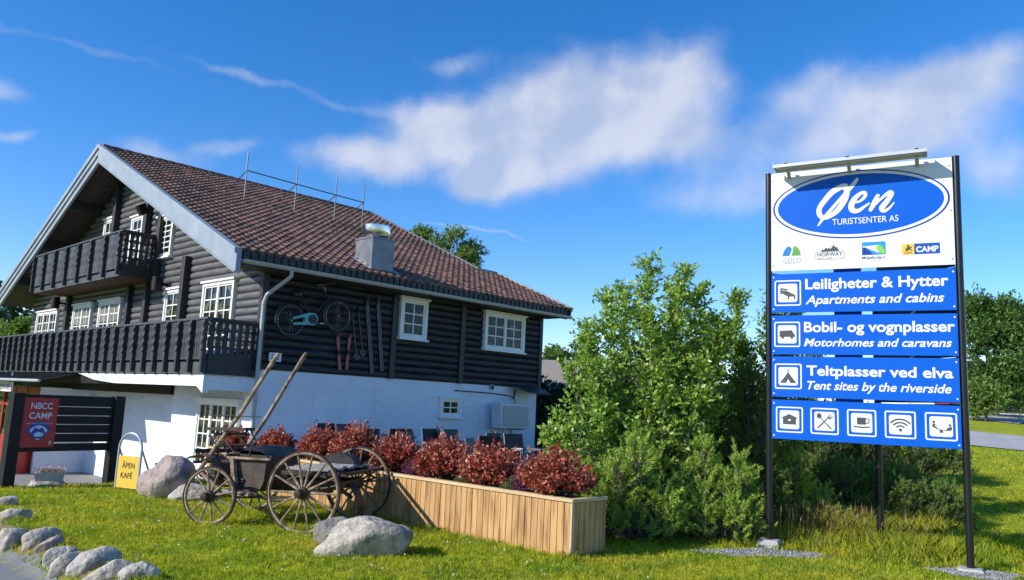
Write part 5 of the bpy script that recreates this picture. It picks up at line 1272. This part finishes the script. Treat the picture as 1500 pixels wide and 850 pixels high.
st = [(dx, rs_.uniform(-.2, .2), h, (lx, rs_.uniform(-.2, .1)), .018) for dx, h, lx in ((-.3, 1.75, -.5), (0, 1.9, -.15), (.25, 1.6, .1), (-.2, 1.35, -.75), (.1, 1.3, .25), (-.1, 1.0, -.35), (.3, 1.1, .3), (-.5, 1.55, -.45))]
willow('low loose willow bush with pale leaves, leaning over the end of the planter', (1.65, 12.3, hz(1.65, 12.3)), 13, st, 44, (.095, .052), lf_willow, low=.1, L=(.3, .65))

# mountain pines: shoots with needle tufts
def pine_bush(label, base, seed, lobes, n, lf, cat='pine', name='mountain_pine', needle=.06, group=None, nn=64, inner=.05):
    rng = np.random.default_rng(seed); t = thing(name, label, cat, base, 0, group); vol = np.array([b[3] * b[5] + b[3] * b[4] for b in lobes]); vol /= vol.sum()
    SS = []; DD = []; LL = []
    for b, f in zip(lobes, vol):
        k = max(8, int(n * f * 1.25)); d = unit(rng.normal(0, 1, (k, 3))); d[:, 2] = np.abs(d[:, 2]) * 1.3 - .55; r = rng.uniform(inner, 1, k) ** .5
        SS.append(np.array(b[:3]) + d * np.array(b[3:]) * r[:, None]); q = d * np.array([.75, .75, .3]) + rng.normal(0, .22, (k, 3)); q[:, 2] += .75; DD.append(unit(q)); LL.append(rng.uniform(.13, .26, k))
    S = np.concatenate(SS); D = np.concatenate(DD); L = np.concatenate(LL); k = len(S)
    tt = rng.uniform(0.05, 1, (k, nn)); P = S[:, None] + D[:, None] * (L[:, None] * tt)[..., None]
    rd = unit(rng.normal(0, 1, (k * nn, 3))).reshape(k, nn, 3); nd = unit((D[:, None] * (.55 + .5 * tt[..., None]) + rd * .8).reshape(-1, 3)); P = P.reshape(-1, 3)
    ln = needle * rng.uniform(.75, 1.15, len(P)); side = unit(np.cross(nd, rng.normal(0, 1, nd.shape))) * .0058
    V = np.stack([P + side, P - side, P + nd * ln[:, None]], 1).reshape(-1, 3); Fc = np.arange(len(V)).reshape(-1, 3)
    # three-sided islands all belong to one shoot tone: give each needle its own island
    cr = npmesh('crown', V, Fc, lf, t)
    Vt, Ft = twig_tubes(S - D * .12, D, L + .1, .009); npmesh('twigs', Vt, Ft, m_bark, cr)
    st = []
    for b in lobes: st.append(([(0, 0, -.1), (b[0] * .4, b[1] * .4, b[2] * .35), (b[0], b[1], b[2] + b[5] * .5)], .05, .012))
    ob('trunk', trunk_mb(st), m_bark, t); return t
def lobes_for(rnd, w, h, d, n):
    out = []
    for i in range(n * 2):
        x = rnd.uniform(-1, 1); top = h * (1 - .35 * abs(x)) * rnd.uniform(.5, 1.0); rz = rnd.uniform(.2, .34) * h
        out.append((x * w, rnd.uniform(-d, d), max(top - rz * .8, rz * .6), rnd.uniform(.13, .22) * (.6 + .4 * w), rnd.uniform(.13, .22), rz))
    return out
rp_ = random.Random(12)
def PB(label, px, pyb, Y, w, h, d, n, nl, lf=lf_pine, seed=1, dz=0.0):
    x = at(px, pyb, Y).x; return pine_bush(label, (x, Y, hz(x, Y) + dz), seed, lobes_for(random.Random(seed), w, h, d, nl) + [(0, d * .3, h * .36, w * .6, d * .8, h * .4), (-w * .7, -d * .4, h * .16, w * .5, d * .7, h * .22), (w * .7, -d * .4, h * .16, w * .5, d * .7, h * .22), (0, -d * .7, h * .15, w * .5, d * .5, h * .2)], n, lf)
PB('bushy mountain pine low in front of the tall willow, right of the planter end', 925, 740, 12.0, .62, 1.75, .4, 620, 7, seed=3)
PB('bright mountain pine with upright tips left of the left sign post', 1045, 735, 12.2, .6, 1.75, .4, 640, 7, seed=6)
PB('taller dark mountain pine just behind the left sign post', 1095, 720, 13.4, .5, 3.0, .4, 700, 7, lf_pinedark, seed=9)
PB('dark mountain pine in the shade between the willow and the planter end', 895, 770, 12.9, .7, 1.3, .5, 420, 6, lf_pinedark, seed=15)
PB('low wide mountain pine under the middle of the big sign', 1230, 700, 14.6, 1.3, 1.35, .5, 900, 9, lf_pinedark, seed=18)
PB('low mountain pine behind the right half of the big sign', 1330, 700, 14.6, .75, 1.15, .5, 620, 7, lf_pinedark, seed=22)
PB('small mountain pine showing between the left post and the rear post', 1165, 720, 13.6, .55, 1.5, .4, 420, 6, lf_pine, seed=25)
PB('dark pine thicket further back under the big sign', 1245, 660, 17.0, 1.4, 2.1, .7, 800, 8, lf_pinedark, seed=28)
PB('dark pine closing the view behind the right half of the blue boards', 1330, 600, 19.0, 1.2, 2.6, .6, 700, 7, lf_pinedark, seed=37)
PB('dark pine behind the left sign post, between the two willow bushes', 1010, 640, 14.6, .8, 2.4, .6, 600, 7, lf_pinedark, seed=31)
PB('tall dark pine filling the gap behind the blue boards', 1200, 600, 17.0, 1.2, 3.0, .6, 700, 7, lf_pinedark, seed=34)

# red ninebark shrubs and low perennials in the planter
def shrub(label, u, w, wid, h, seed, lf, name='red_shrub', cat='shrub', group='red shrubs in the planter', n=230, leaf=(.075, .05), nleaf=10, twr=None):
    rng = np.random.default_rng(seed); p = H2W(u, w, PLH - .1); t = thing(name, label, cat, p, rng.uniform(0, 6), group)
    a = rng.uniform(0, 6.283, n); rr = np.sqrt(rng.uniform(0, 1, n)) * wid; S = np.stack([np.cos(a) * rr * .3, np.sin(a) * rr * .3, rng.uniform(.0, h * .45, n)], 1)
    E = np.stack([np.cos(a) * rr, np.sin(a) * rr, h * (1 - .45 * (rr / wid) ** 2) * rng.uniform(.45, 1.08, n) * (1 + .28 * (rng.uniform(0, 1, n) > .9))], 1); D = E - S; L = np.linalg.norm(D, axis=1)
    S2 = S + D * .35
    V, Fc = twig_leaves(S2, D, L * .66, nleaf, leaf[0], leaf[1], rng, 1.0, 0, .5); cr = npmesh('foliage', V, Fc, lf, t)
    V, Fc = twig_tubes(S, D, L, .005); npmesh('stems', V, Fc, m_bark, t); return t
SH = [(405, 652, .36, .5, 'leftmost red shrub, half hidden behind the carriage seat'), (470, 645, .42, .62, 'second red shrub from the left, behind the rear bed of the carriage'), (522, 645, .44, .74, 'tallest red shrub, above the far rear wheel'), (583, 655, .42, .62, 'red shrub in front of the dark chairs, left of the purple heather'),
      (652, 665, .46, .64, 'red shrub right of the purple heather under the small basement window'), (722, 675, .48, .58, 'red shrub below the heat pump'), (815, 690, .5, .62, 'rightmost red shrub at the corner of the planter')]
def on_planter(px, py, uoff=-1.45):
    r = ray(px, py); nrm = HU; t = ((H2W(uoff, 0, 0) - CAM).dot(nrm)) / r.dot(nrm); q = CAM + r * t - HO; return q.dot(HW)
for i, (px, py, wd, h, lab) in enumerate(SH): shrub(lab, -1.7, on_planter(px, py, -1.7), wd * 1.08, h + .06, 60 + i, lf_red, n=430, leaf=(.062, .04))
shrub('small red shrub seen between the front wheels and the carriage seat', -1.7, on_planter(345, 640, -1.7), .36, .5, 71, lf_red)
lf_heath = leafmat('heather_flower', (.14, .03, .1), (.26, .06, .16), (.2, .2, .08), .3, .6, tint=(1, .7, .9)); lf_low = leafmat('perennial_leaf', (.09, .13, .03), (.16, .2, .06), None, .3, .55)
for i, (px, py, wd, h, lf, lab) in enumerate(((608, 690, .2, .32, lf_heath, 'purple heather in the planter between two red shrubs'), (510, 668, .16, .26, lf_heath, 'purple heather by the far rear wheel of the carriage'), (762, 704, .15, .3, lf_heath, 'purple heather behind the rightmost green clump'), (683, 699, .18, .22, lf_low, 'small green clump in the planter, middle of the front edge'), (752, 716, .19, .24, lf_low, 'small green clump left of the rightmost red shrub'), (556, 668, .16, .28, lf_heath, 'purple heather just right of the far rear wheel'))):
    shrub(lab, -1.88, on_planter(px, py, -1.88), wd, h, 80 + i, lf, 'heather' if lf is lf_heath else 'green_clump', 'plant', 'low plants in the planter', 130, (.035, .012), 14)
lf_pink = leafmat('pink_flower', (.5, .3, .34), (.62, .5, .5), (.7, .62, .6), .3, .6, tint=(1, .9, .9))
rng = np.random.default_rng(3); n = 260; P = np.stack([rng.uniform(-.34, .34, n), rng.uniform(-.2, .2, n), .24 + rng.uniform(0, .14, n)], 1); V, Fc = leaf_quads(P, rng.normal(0, 1, (n, 3)), rng.normal(0, 1, (n, 3)) + [0, 0, 1], np.full(n, .045), np.full(n, .045)); fl = npmesh('flowers', V, Fc, lf_pink, fb)
n = 200; P = np.stack([rng.uniform(-.33, .33, n), rng.uniform(-.18, .18, n), .2 + rng.uniform(0, .14, n)], 1); V, Fc = leaf_quads(P, rng.normal(0, 1, (n, 3)), rng.normal(0, 1, (n, 3)) + [0, 0, 1], np.full(n, .06), np.full(n, .03)); npmesh('leaves', V, Fc, lf_low, fb)

# trees further off
def lob(rnd, W_, H0, H1, n, r=(.5, .9)):
    out = []
    for _ in range(n):
        z = rnd.uniform(H0, H1); f = math.sin(math.pi * min(.95, .18 + .72 * (z - H0) / (H1 - H0))) ; a = rnd.uniform(0, 6.28); q = W_ * f * rnd.uniform(.2, .85); s = rnd.uniform(*r)
        out.append((q * math.cos(a), q * math.sin(a), z, s, s, s * .7))
    return out
def T(name, label, px, Y, top_py, W_, n_tw, lf, bark, leaf, seed, cat='tree', z=None, trunk=.15, nl=16, h0=.25, r=(.5, .9), group=None, base_z=None, twl=(.35, .8), **k):
    x = at(px, 500, Y).x; zb = hz(x, Y) if base_z is None else base_z; H = at(px, top_py, Y).z - zb
    return crown_tree(name, label, cat, (x, Y, zb), H, lob(random.Random(seed), W_, H * h0, H * .93, nl, r), lf, bark, leaf, n_tw, 9, twl, trunk, seed, group, **k)
T('rowan_tree', 'dense rowan tree right of the big sign, beyond the road', 1447, 38, 425, 2.3, 2600, lf_rowan, m_bark, (.2, .1), 3, h0=.12, nl=26, r=(.6, 1.0), trunk=.16)
T('rowan_tree', 'rowan tree cut by the right border, behind the first rowan', 1535, 46, 505, 2.0, 1500, lf_rowan, m_bark, (.22, .1), 5, h0=.25, nl=18, r=(.6, 1.1))
T('birch_tree', 'tallest birch crown rising behind the house roof', 645, 46, 318, 2.1, 2100, lf_birch, m_birch, (.17, .1), 7, h0=.58, nl=22, r=(.45, .85), base_z=.3)
T('birch_tree', 'broad birch crown behind the roof verge, right of the tallest one', 690, 47, 342, 2.4, 2100, lf_birch, m_birch, (.17, .1), 8, h0=.55, nl=22, r=(.45, .85), base_z=.3)
T('birch_tree', 'small birch top peeping over the roof just right of the vent cowl', 602, 48, 306, 1.3, 900, lf_birch, m_birch, (.17, .1), 19, h0=.7, nl=9, r=(.4, .7), base_z=.3)
T('birch_tree', 'dark leafy tree far behind, between the house corner and the willow', 840, 48, 498, 2.6, 1300, lf_rowan, m_bark, (.24, .13), 9, h0=.2, nl=16, r=(.7, 1.2), base_z=.3)
T('birch_tree', 'pale tree top far behind, just right of the house corner', 806, 75, 512, 3.0, 800, lf_birch, m_bark, (.35, .2), 10, h0=.3, nl=12, r=(.9, 1.5), base_z=.5)
T('birch_tree', 'sunlit tree on the far left, seen under the roof end', 28, 62, 470, 3.0, 1100, lf_birch, m_bark, (.3, .18), 11, h0=.15, nl=16, r=(.8, 1.3), base_z=-1)
T('birch_tree', 'leafy tree cut by the left border, beyond the balcony', -2, 66, 478, 3.0, 900, lf_birch, m_bark, (.3, .18), 12, h0=.15, nl=14, r=(.8, 1.3), base_z=-1)
T('lime_bush', 'small bright green bush at the right border by the dark shed', 1500, 46, 574, .9, 500, lf_lime, m_bark, (.16, .1), 15, 'bush', h0=.15, nl=8, r=(.4, .6), trunk=.05)
T('rowan_shrub', 'light leafy undergrowth at the foot of the rowan tree', 1438, 35, 560, .8, 500, lf_birch, m_bark, (.16, .1), 17, 'shrub', h0=.2, nl=9, r=(.3, .5), trunk=.04)
# distant forest on the hillside
rng = np.random.default_rng(8); parts = []
for i in range(420):
    a = R(rng.uniform(18, 62)); dd = rng.uniform(130, 430); x, y = -dd * math.sin(a), dd * math.cos(a); z = hz(x, y); hh = rng.uniform(7, 13); m = 5
    k = 26; ang = rng.uniform(0, 6.283, k); tz = rng.uniform(.05, 1, k); rad = (1 - tz) * hh * .22 + .2; P = np.stack([x + np.cos(ang) * rad, y + np.sin(ang) * rad, z + tz * hh], 1)
    D = np.stack([np.cos(ang), np.sin(ang), -.3 + rng.normal(0, .2, k)], 1); parts.append(leaf_quads(P - D * .8, D, np.tile([0, 0, 1.], (k, 1)) + rng.normal(0, .4, (k, 3)), np.full(k, 2.6), np.full(k, 1.7)))
V, Fc = merge(parts); fo = npmesh('forest', V, Fc, leafmat('spruce_far', (.02, .045, .025), (.04, .075, .03), None, .1, .6)); kind(tag(fo, 'dark conifer forest covering the far hillside at the left', 'forest'), 'stuff')
# hedge behind the terrace
rng = np.random.default_rng(21); n = 5200; Lh = 11.0
P = np.stack([rng.uniform(-Lh / 2, Lh / 2, n), rng.normal(0, .5, n), rng.uniform(0, 1, n) ** .8 * 2.55], 1); P[:, 2] += .18 * np.sin(P[:, 0] * 1.7) + .1 * np.sin(P[:, 0] * 4.1)
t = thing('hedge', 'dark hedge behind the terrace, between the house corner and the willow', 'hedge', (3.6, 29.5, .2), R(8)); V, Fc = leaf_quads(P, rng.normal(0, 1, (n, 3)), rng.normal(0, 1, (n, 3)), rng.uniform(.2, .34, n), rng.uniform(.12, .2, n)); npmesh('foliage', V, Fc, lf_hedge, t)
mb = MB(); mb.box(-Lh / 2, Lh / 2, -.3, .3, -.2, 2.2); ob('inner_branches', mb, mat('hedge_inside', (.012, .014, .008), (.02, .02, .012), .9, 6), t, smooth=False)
# neighbour's roof beyond the hedge
q = at(828, 545, 40)
nh = thing('neighbour_house', 'low neighbouring house with a grey brown roof beyond the hedge', 'house', (q.x + 1.2, 42, .2), R(-18))
m_nroof = mat('neighbour_roof', (.3, .27, .23), (.2, .17, .14), .8, 5, 5, stretch=(1, 6, 1)); hgt_ = q.z - .2
mb = MB(); mb.prism([(-4, 0), (4, 0), (4, hgt_ - 1.0), (0, hgt_ + .6), (-4, hgt_ - 1.0)], 0, 8); mb.v = [(y - 4, x, z) for x, y, z in mb.v]; ob('wall', mb, mat('neighbour_wall', (.13, .1, .08), (.1, .08, .06), .8, 4), nh, smooth=False)
mb = MB()
for s in (-1, 1): mb.add([(-4.6, s * 4.7, hgt_ - 1.25), (4.6, s * 4.7, hgt_ - 1.25), (4.6, 0, hgt_ + .72), (-4.6, 0, hgt_ + .72), (-4.6, s * 4.7, hgt_ - 1.35), (4.6, s * 4.7, hgt_ - 1.35), (4.6, 0, hgt_ + .6), (-4.6, 0, hgt_ + .6)], [(0, 1, 2, 3), (7, 6, 5, 4), (0, 4, 5, 1), (1, 5, 6, 2), (3, 2, 6, 7), (0, 3, 7, 4)])
ob('roof', mb, m_nroof, nh, smooth=False)
# dark shed and red machine beyond the road
q = at(1482, 590, 50)
sh = thing('dark_shed', 'dark vertical boarded shed with a white base at the right border', 'shed', (q.x + 2.4, 51, hz(q.x + 2.4, 51) - .1), R(-6))
mb = MB()
for i in range(44): mb.box(-3.6 + i * .165, -3.6 + i * .165 + .15, 0, .03, .35, 2.6)
mb.box(-3.6, 3.6, .031, 4, .35, 2.6); ob('wall', mb, mat('shed_boards', (.035, .037, .042), (.025, .026, .03), .6, 5), sh, smooth=False)
ob('base', MB().box(-3.5, 3.5, .08, 3.9, 0, .349), m_plaster, sh, smooth=False)
mb = MB(); mb.add([(-4, -.4, 2.5), (4, -.4, 2.5), (4, 2, 3.6), (-4, 2, 3.6), (-4, -.4, 2.62), (4, -.4, 2.62), (4, 2, 3.72), (-4, 2, 3.72)], [(0, 1, 2, 3), (7, 6, 5, 4), (0, 4, 5, 1), (1, 5, 6, 2), (3, 2, 6, 7), (0, 3, 7, 4)]); ob('roof', mb, m_dark, sh, smooth=False)
q = at(1421, 585, 44)
rt = thing('red_trailer', 'red slatted trailer half hidden behind the right sign post', 'trailer', (q.x - .2, 44, hz(q.x, 44)), R(5)); m_rt = mat('trailer_red', (.42, .03, .02), (.34, .025, .02), .5, 5)
mb = MB()
for z in (.6, .85, 1.1, 1.35): mb.box(-1.0, .62, -.03, .03, z, z + .17)
mb.box(-1.0, .62, .0, 1.4, .5, .59); mb.box(.5, .6, -.06, -.031, .5, 1.6); mb.box(-.2, -.1, -.06, -.031, .5, 1.6); ob('slatted_side', mb, m_rt, rt, smooth=False)
for x in (-.6, .3): ob('wheel', MB().ring((x, .1, .28), .2, .08, 'y', 20, 8), m_tyre, rt)
ob('chassis', MB().box(-1.0, .62, .1, 1.3, .4, .499), m_black, rt, smooth=False)
# ------------------------------------------------------------------ gravel, grass, wild flowers
G1 = onz(1118, 811); G2 = onz(1420, 842)
GP = [(G1.x, G1.y, .92, .3, .1), (G2.x + .12, G2.y, .5, .34, -.2)]
def in_gravel(x, y, grow=1.0):
    m = np.zeros(np.shape(x), bool)
    for cx, cy, a, b, t in GP:
        dx, dy = x - cx, y - cy; p = dx * math.cos(t) + dy * math.sin(t); q = -dx * math.sin(t) + dy * math.cos(t); an = np.arctan2(q, p)
        m |= (p / a) ** 2 + (q / b) ** 2 < (1 + .16 * np.sin(an * 3 + cx) + .1 * np.sin(an * 7)) ** 2 * grow
    return m
m_peb = mat('pebbles', (.42, .42, .42), (.2, .2, .205), .8, 30, 3, island=((.35, .35, .36), (1.3, 1.3, 1.3)))
for i, (cx, cy, a, b, t) in enumerate(GP):
    rng = np.random.default_rng(30 + i); rows = []
    for rr in np.linspace(0, 1, 9): rows.append([(cx + a * rr * (1 + .16 * math.sin(an * 3 + cx) + .1 * math.sin(an * 7)) * math.cos(an) * math.cos(t) - b * rr * math.sin(an) * math.sin(t), cy + a * rr * math.cos(an) * math.sin(t) + b * rr * (1 + .1 * math.sin(an * 3 + cx)) * math.sin(an) * math.cos(t)) for an in np.linspace(0, 6.2832, 40)])
    g = drape('gravel_patch', rows, m_gravel, .012)
    kind(g)
    n = 2600; x = rng.uniform(cx - a * 1.2, cx + a * 1.2, n); y = rng.uniform(cy - a, cy + a, n); k = in_gravel(x, y, 1.1); x, y = x[k], y[k]; n = len(x); z = hgt(x, y) + .012; r = rng.uniform(.008, .02, n)
    O = np.array([(1, 0, 0), (-1, 0, 0), (0, 1, 0), (0, -1, 0), (0, 0, 1), (0, 0, -1)], float); th = rng.uniform(0, 6.28, n); c, s = np.cos(th), np.sin(th)
    V = np.stack([np.stack([x + r * (o[0] * c - o[1] * s) * 1.2, y + r * (o[0] * s + o[1] * c), z + r * (o[2] * .8 + .2 * o[0])], 1) for o in O], 1).reshape(-1, 3)
    f = np.array([(0, 2, 4), (2, 1, 4), (1, 3, 4), (3, 0, 4), (2, 0, 5), (1, 2, 5), (3, 1, 5), (0, 3, 5)]); Fc = (np.arange(n)[:, None, None] * 6 + f[None]).reshape(-1, 3)
    o = npmesh('gravel_stones', V, Fc, m_peb); kind(tag(o, ('loose grey gravel around the left foot of the big sign', 'loose grey gravel around the right foot of the big sign')[i], 'gravel'), 'stuff')
q = onz(1180, 793, .05)
rock('earth_clod', 'brown clod of dug up turf behind the left concrete foot of the big sign', (q.x, q.y, hz(q.x, q.y) + .02), (.4, .22, .15), R(-10), 51, mat('dry_earth', (.17, .12, .07), (.09, .065, .04), .95, 14, 8, bump=1.0, bscale=40, bdist=.05), None, 1, .3, cat='clod', sub=4)

def tallness(x, y):
    n = .5 + .5 * np.sin(x * 2.1 + np.sin(y * 1.7) * 1.3) * np.cos(y * 1.4 + x * .6)
    t = sm(2.9, 4.2, x + (y - 11) * .1) * sm(11.2, 12.4, y + .25 * np.sin(x * 3)) * (1 - sm(15.5, 18, y)) * (1 - sm(7.2, 8.4, x))
    t = np.maximum(t, sm(4.6, 5.3, x) * sm(10.5, 11.3, y) * (1 - sm(6.4, 7.0, x)) * .8 * (1 - sm(15, 18, y)))
    return t * (.45 + .55 * n)
m_grass = leafmat('grass_blade', (.27, .36, .016), (.5, .57, .035), (.68, .63, .12), .42, .5, patch=(.56, .5, .06), pscale=.55, tint=(1.15, 1.15, .4), spec=.3)
def tuft_tone(m, scale, lo, hi):
    n, l = m.node_tree.nodes, m.node_tree.links; b = n['Principled BSDF']; src = b.inputs['Base Color'].links[0].from_socket
    tc = n.new('ShaderNodeTexCoord'); col = src
    for sc_, a, c, p0, p1 in ((scale, lo, hi, .34, .64), (1.3, (.62, .78, .8), (1.12, 1.05, 1), .36, .6)):
        nz = n.new('ShaderNodeTexNoise'); nz.inputs['Scale'].default_value = sc_; nz.inputs['Detail'].default_value = 4; l.new(tc.outputs['Object'], nz.inputs['Vector'])
        mr = n.new('ShaderNodeMapRange'); mr.inputs['From Min'].default_value = p0; mr.inputs['From Max'].default_value = p1; l.new(nz.outputs['Fac'], mr.inputs['Value'])
        rp = n.new('ShaderNodeMix'); rp.data_type = 'RGBA'; rp.inputs['A'].default_value = (*a, 1); rp.inputs['B'].default_value = (*c, 1); l.new(mr.outputs[0], rp.inputs['Factor'])
        mx = n.new('ShaderNodeMix'); mx.data_type = 'RGBA'; mx.blend_type = 'MULTIPLY'; mx.inputs['Factor'].default_value = 1; l.new(col, mx.inputs['A']); l.new(rp.outputs['Result'], mx.inputs['B']); col = mx.outputs['Result']
    l.new(col, b.inputs['Base Color'])
    tr = [q for q in n if q.type == 'BSDF_TRANSLUCENT'][0]; mt = tr.inputs['Color'].links[0].from_node; l.new(col, mt.inputs['A'])
tuft_tone(m_grass, 11, (.4, .5, .45), (1.2, 1.15, 1.1))
rng = np.random.default_rng(77)
NC = 2600000
x = rng.uniform(-15, 16, NC); y = rng.uniform(7.2, 30, NC)
u, w = uw(x, y); a = asph(x, y)
d2 = x * x + y * y
inside = (np.abs(x) < y * .68 + .6)
acc = inside & (rng.uniform(0, 1, NC) < np.minimum(1, (9.2 ** 2 / d2) ** 1.0))
acc &= ~((u > -2.12) & (u < 10.6) & (w > -11.9) & (w < 0.4) & ((w > -10.4) | (u < -.88)))
acc &= ~((u > -.2) & (w > -.3)); acc &= (w < -.5) | (u > 9)
acc &= (a < -.16) | ((a < .16) & (rng.uniform(0, 1, NC) < .45)) | ((a < .3) & (rng.uniform(0, 1, NC) < .03))
acc &= ~(in_gravel(x, y, .95) & (rng.uniform(0, 1, NC) < .93))
# road on the right
rd = np.array([(2, 45), (9, 36), (15.2, 29.5), (22, 25.5), (40, 19)], float)
dist = np.full(NC, 99.)
for i in range(len(rd) - 1):
    p, q = rd[i], rd[i + 1]; vx, vy = q - p; L2 = vx * vx + vy * vy; t = np.clip(((x - p[0]) * vx + (y - p[1]) * vy) / L2, 0, 1); dist = np.minimum(dist, np.hypot(x - p[0] - t * vx, y - p[1] - t * vy))
acc &= dist > 3.0
x, y, a, u, w = x[acc], y[acc], a[acc], u[acc], w[acc]; n = len(x); z = hgt(x, y)
d = np.hypot(x, y); tl = tallness(x, y)
patchn = .5 + .5 * np.sin(x * 3.3 + 1.3 * np.sin(y * 2.9)) * np.sin(y * 3.9 + np.sin(x * 2.3))
tuft = np.clip(.5 + .8 * np.sin(x * 19 + 2.2 * np.sin(y * 13)) * np.sin(y * 17 + 2 * np.sin(x * 15)), 0, 1.3)
h = rng.uniform(.022, .05, n) * (.55 + .5 * patchn + .75 * tuft) + tl * rng.uniform(.06, .46, n)
near_planter = ((u > -2.35) & (u < -2.1) & (w > -12.2)); h = np.where(near_planter, h * 1.7, h); h = np.where((a > -.4) & (a < .3), h * 1.6, h)
wd = rng.uniform(.0045, .008, n) * np.maximum(1, d / 10) * (1 + .2 * tl)
th = rng.uniform(0, 6.283, n); ln = rng.uniform(.15, .75, n) * h; la = rng.uniform(0, 6.283, n)
cx, sx_ = np.cos(th) * wd / 2, np.sin(th) * wd / 2
B = np.stack([x, y, z - .004], 1); tip = B + np.stack([np.cos(la) * ln, np.sin(la) * ln, h], 1); mid = B + np.stack([np.cos(la) * ln * .3, np.sin(la) * ln * .3, h * .6], 1); S = np.stack([cx, sx_, np.zeros(n)], 1)
V = np.stack([B - S, B + S, mid + S * .75, tip, mid - S * .75], 1).reshape(-1, 3)
i5 = np.arange(n) * 5
print('grass blades', n)
# one pentagon per blade keeps each blade a single island
Fc = np.stack([i5, i5 + 1, i5 + 2, i5 + 3, i5 + 4], 1)
go = npmesh('grass', V, Fc, m_grass); kind(tag(go, 'short bright green lawn grass, taller and wilder around the big sign', 'grass'), 'stuff')
# seed heads and dry stalks round the rear post
m_stalk = leafmat('dry_stalk', (.2, .11, .05), (.3, .2, .09), (.36, .3, .16), .2, .7)
n = 620; x = rng.normal(5.0, .8, n); y = rng.normal(12.7, .75, n); k = (y > 11.9); x, y = x[k], y[k]; n = len(x); z = hgt(x, y); h = rng.uniform(.18, .6, n); lx = rng.normal(0, .06, n)
B = np.stack([x, y, z], 1); tp = B + np.stack([lx, rng.normal(0, .06, n), h], 1); V, Fc = twig_tubes(B, tp - B, h, .0035); V2, F2_ = leaf_quads(tp - (tp - B) * .22, tp - B, rng.normal(0, 1, (n, 3)), h * .24, np.full(n, .016)); V, Fc = merge([(V, Fc), (V2, F2_)])
kind(tag(npmesh('seed_stalks', V, Fc, m_stalk), 'reddish brown seed stalks in the tall grass around the rear post of the big sign', 'grass'), 'stuff')
# clover dots on the lawn
n = 420; x = rng.uniform(-9, 3, n); y = rng.uniform(8.2, 15, n); u, w = uw(x, y); k = (u < -2.3) & (w < -2.4) & (asph(x, y) < .0); x, y = x[k], y[k]; n = len(x)
P = np.stack([x, y, hgt(x, y) + rng.uniform(.04, .07, n)], 1); V, Fc = leaf_quads(np.repeat(P, 3, 0), rng.normal(0, 1, (3 * n, 3)), rng.normal(0, .4, (3 * n, 3)) + [0, 0, 1], np.full(3 * n, .022), np.full(3 * n, .02))
kind(tag(npmesh('clover_flowers', V, Fc, leafmat('clover_white', (.5, .5, .42), (.68, .67, .6), None, .2, .6)), 'tiny white clover flowers scattered over the mown lawn', 'clover'), 'stuff')
# single wild flowers near the sign
m_yel = mat('dandelion_yellow', (.75, .42, .01), (.68, .36, .01), .6, 8); m_wfl = mat('daisy_white', (.75, .75, .7), (.66, .66, .62), .6, 8); m_stem = mat('flower_stem', (.06, .1, .02), (.05, .09, .02), .6, 8)
def flower(kind_, px, py, h, first={}):
    Y = None; q = onz(px, py, .25)
    for _ in range(6): q = onz(px, py, hz(q.x, q.y) + h)
    loc = (q.x, q.y, hz(q.x, q.y))
    if kind_ not in first:
        nm, lab = {'y': ('dandelion', 'yellow dandelion in the tall grass around the big sign'), 'w': ('yarrow', 'white flower head standing in the tall grass near the big sign')}[kind_]
        t = thing(nm, lab, 'flower', loc, 0, {'y': 'yellow wildflowers', 'w': 'white wildflowers'}[kind_])
        ob('stem', MB().tube([(0, 0, 0), (.01, 0, .3 * .5), (0, 0, .3)], .004, 5), m_stem, t); mb = MB()
        rr = .034 if kind_ == 'y' else .042
        for i in range(9):
            a_ = i * .7; mb.add([(0, 0, .3), (rr * math.cos(a_ - .3), rr * math.sin(a_ - .3), .31), (rr * 1.25 * math.cos(a_), rr * 1.25 * math.sin(a_), .305), (rr * math.cos(a_ + .3), rr * math.sin(a_ + .3), .31)], [(0, 1, 2, 3)])
        mb.lathe([(.02, .298), (.02, .312), (.006, .32)], 8); ob('flower_head', mb, m_yel if kind_ == 'y' else m_wfl, t); first[kind_] = t
    else: t = copy_tree(first[kind_])
    t.location = loc; t.scale = (1, 1, h / .3); t.rotation_euler = (0, 0, px); return t
for px, py, h in ((1288, 763, .22), (1296, 772, .2), (1302, 781, .2), (1318, 776, .18), (1238, 788, .15), (1331, 762, .2), (1399, 769, .2), (1400, 783, .16), (1305, 722, .3), (1310, 723, .28), (1407, 784, .16), (1326, 788, .15), (1441, 795, .12), (1282, 790, .15)): flower('y', px, py, h)
for px, py, h in ((1298, 750, .3), (1238, 742, .3), (1262, 745, .28), (1290, 738, .3), (1110, 735, .3), (1145, 727, .35), (1158, 715, .4), (1172, 722, .35), (1186, 735, .3), (1204, 728, .35), (1160, 745, .3), (1120, 728, .3), (1278, 723, .3), (1454, 780, .2), (1462, 785, .2)): flower('w', px, py, h)
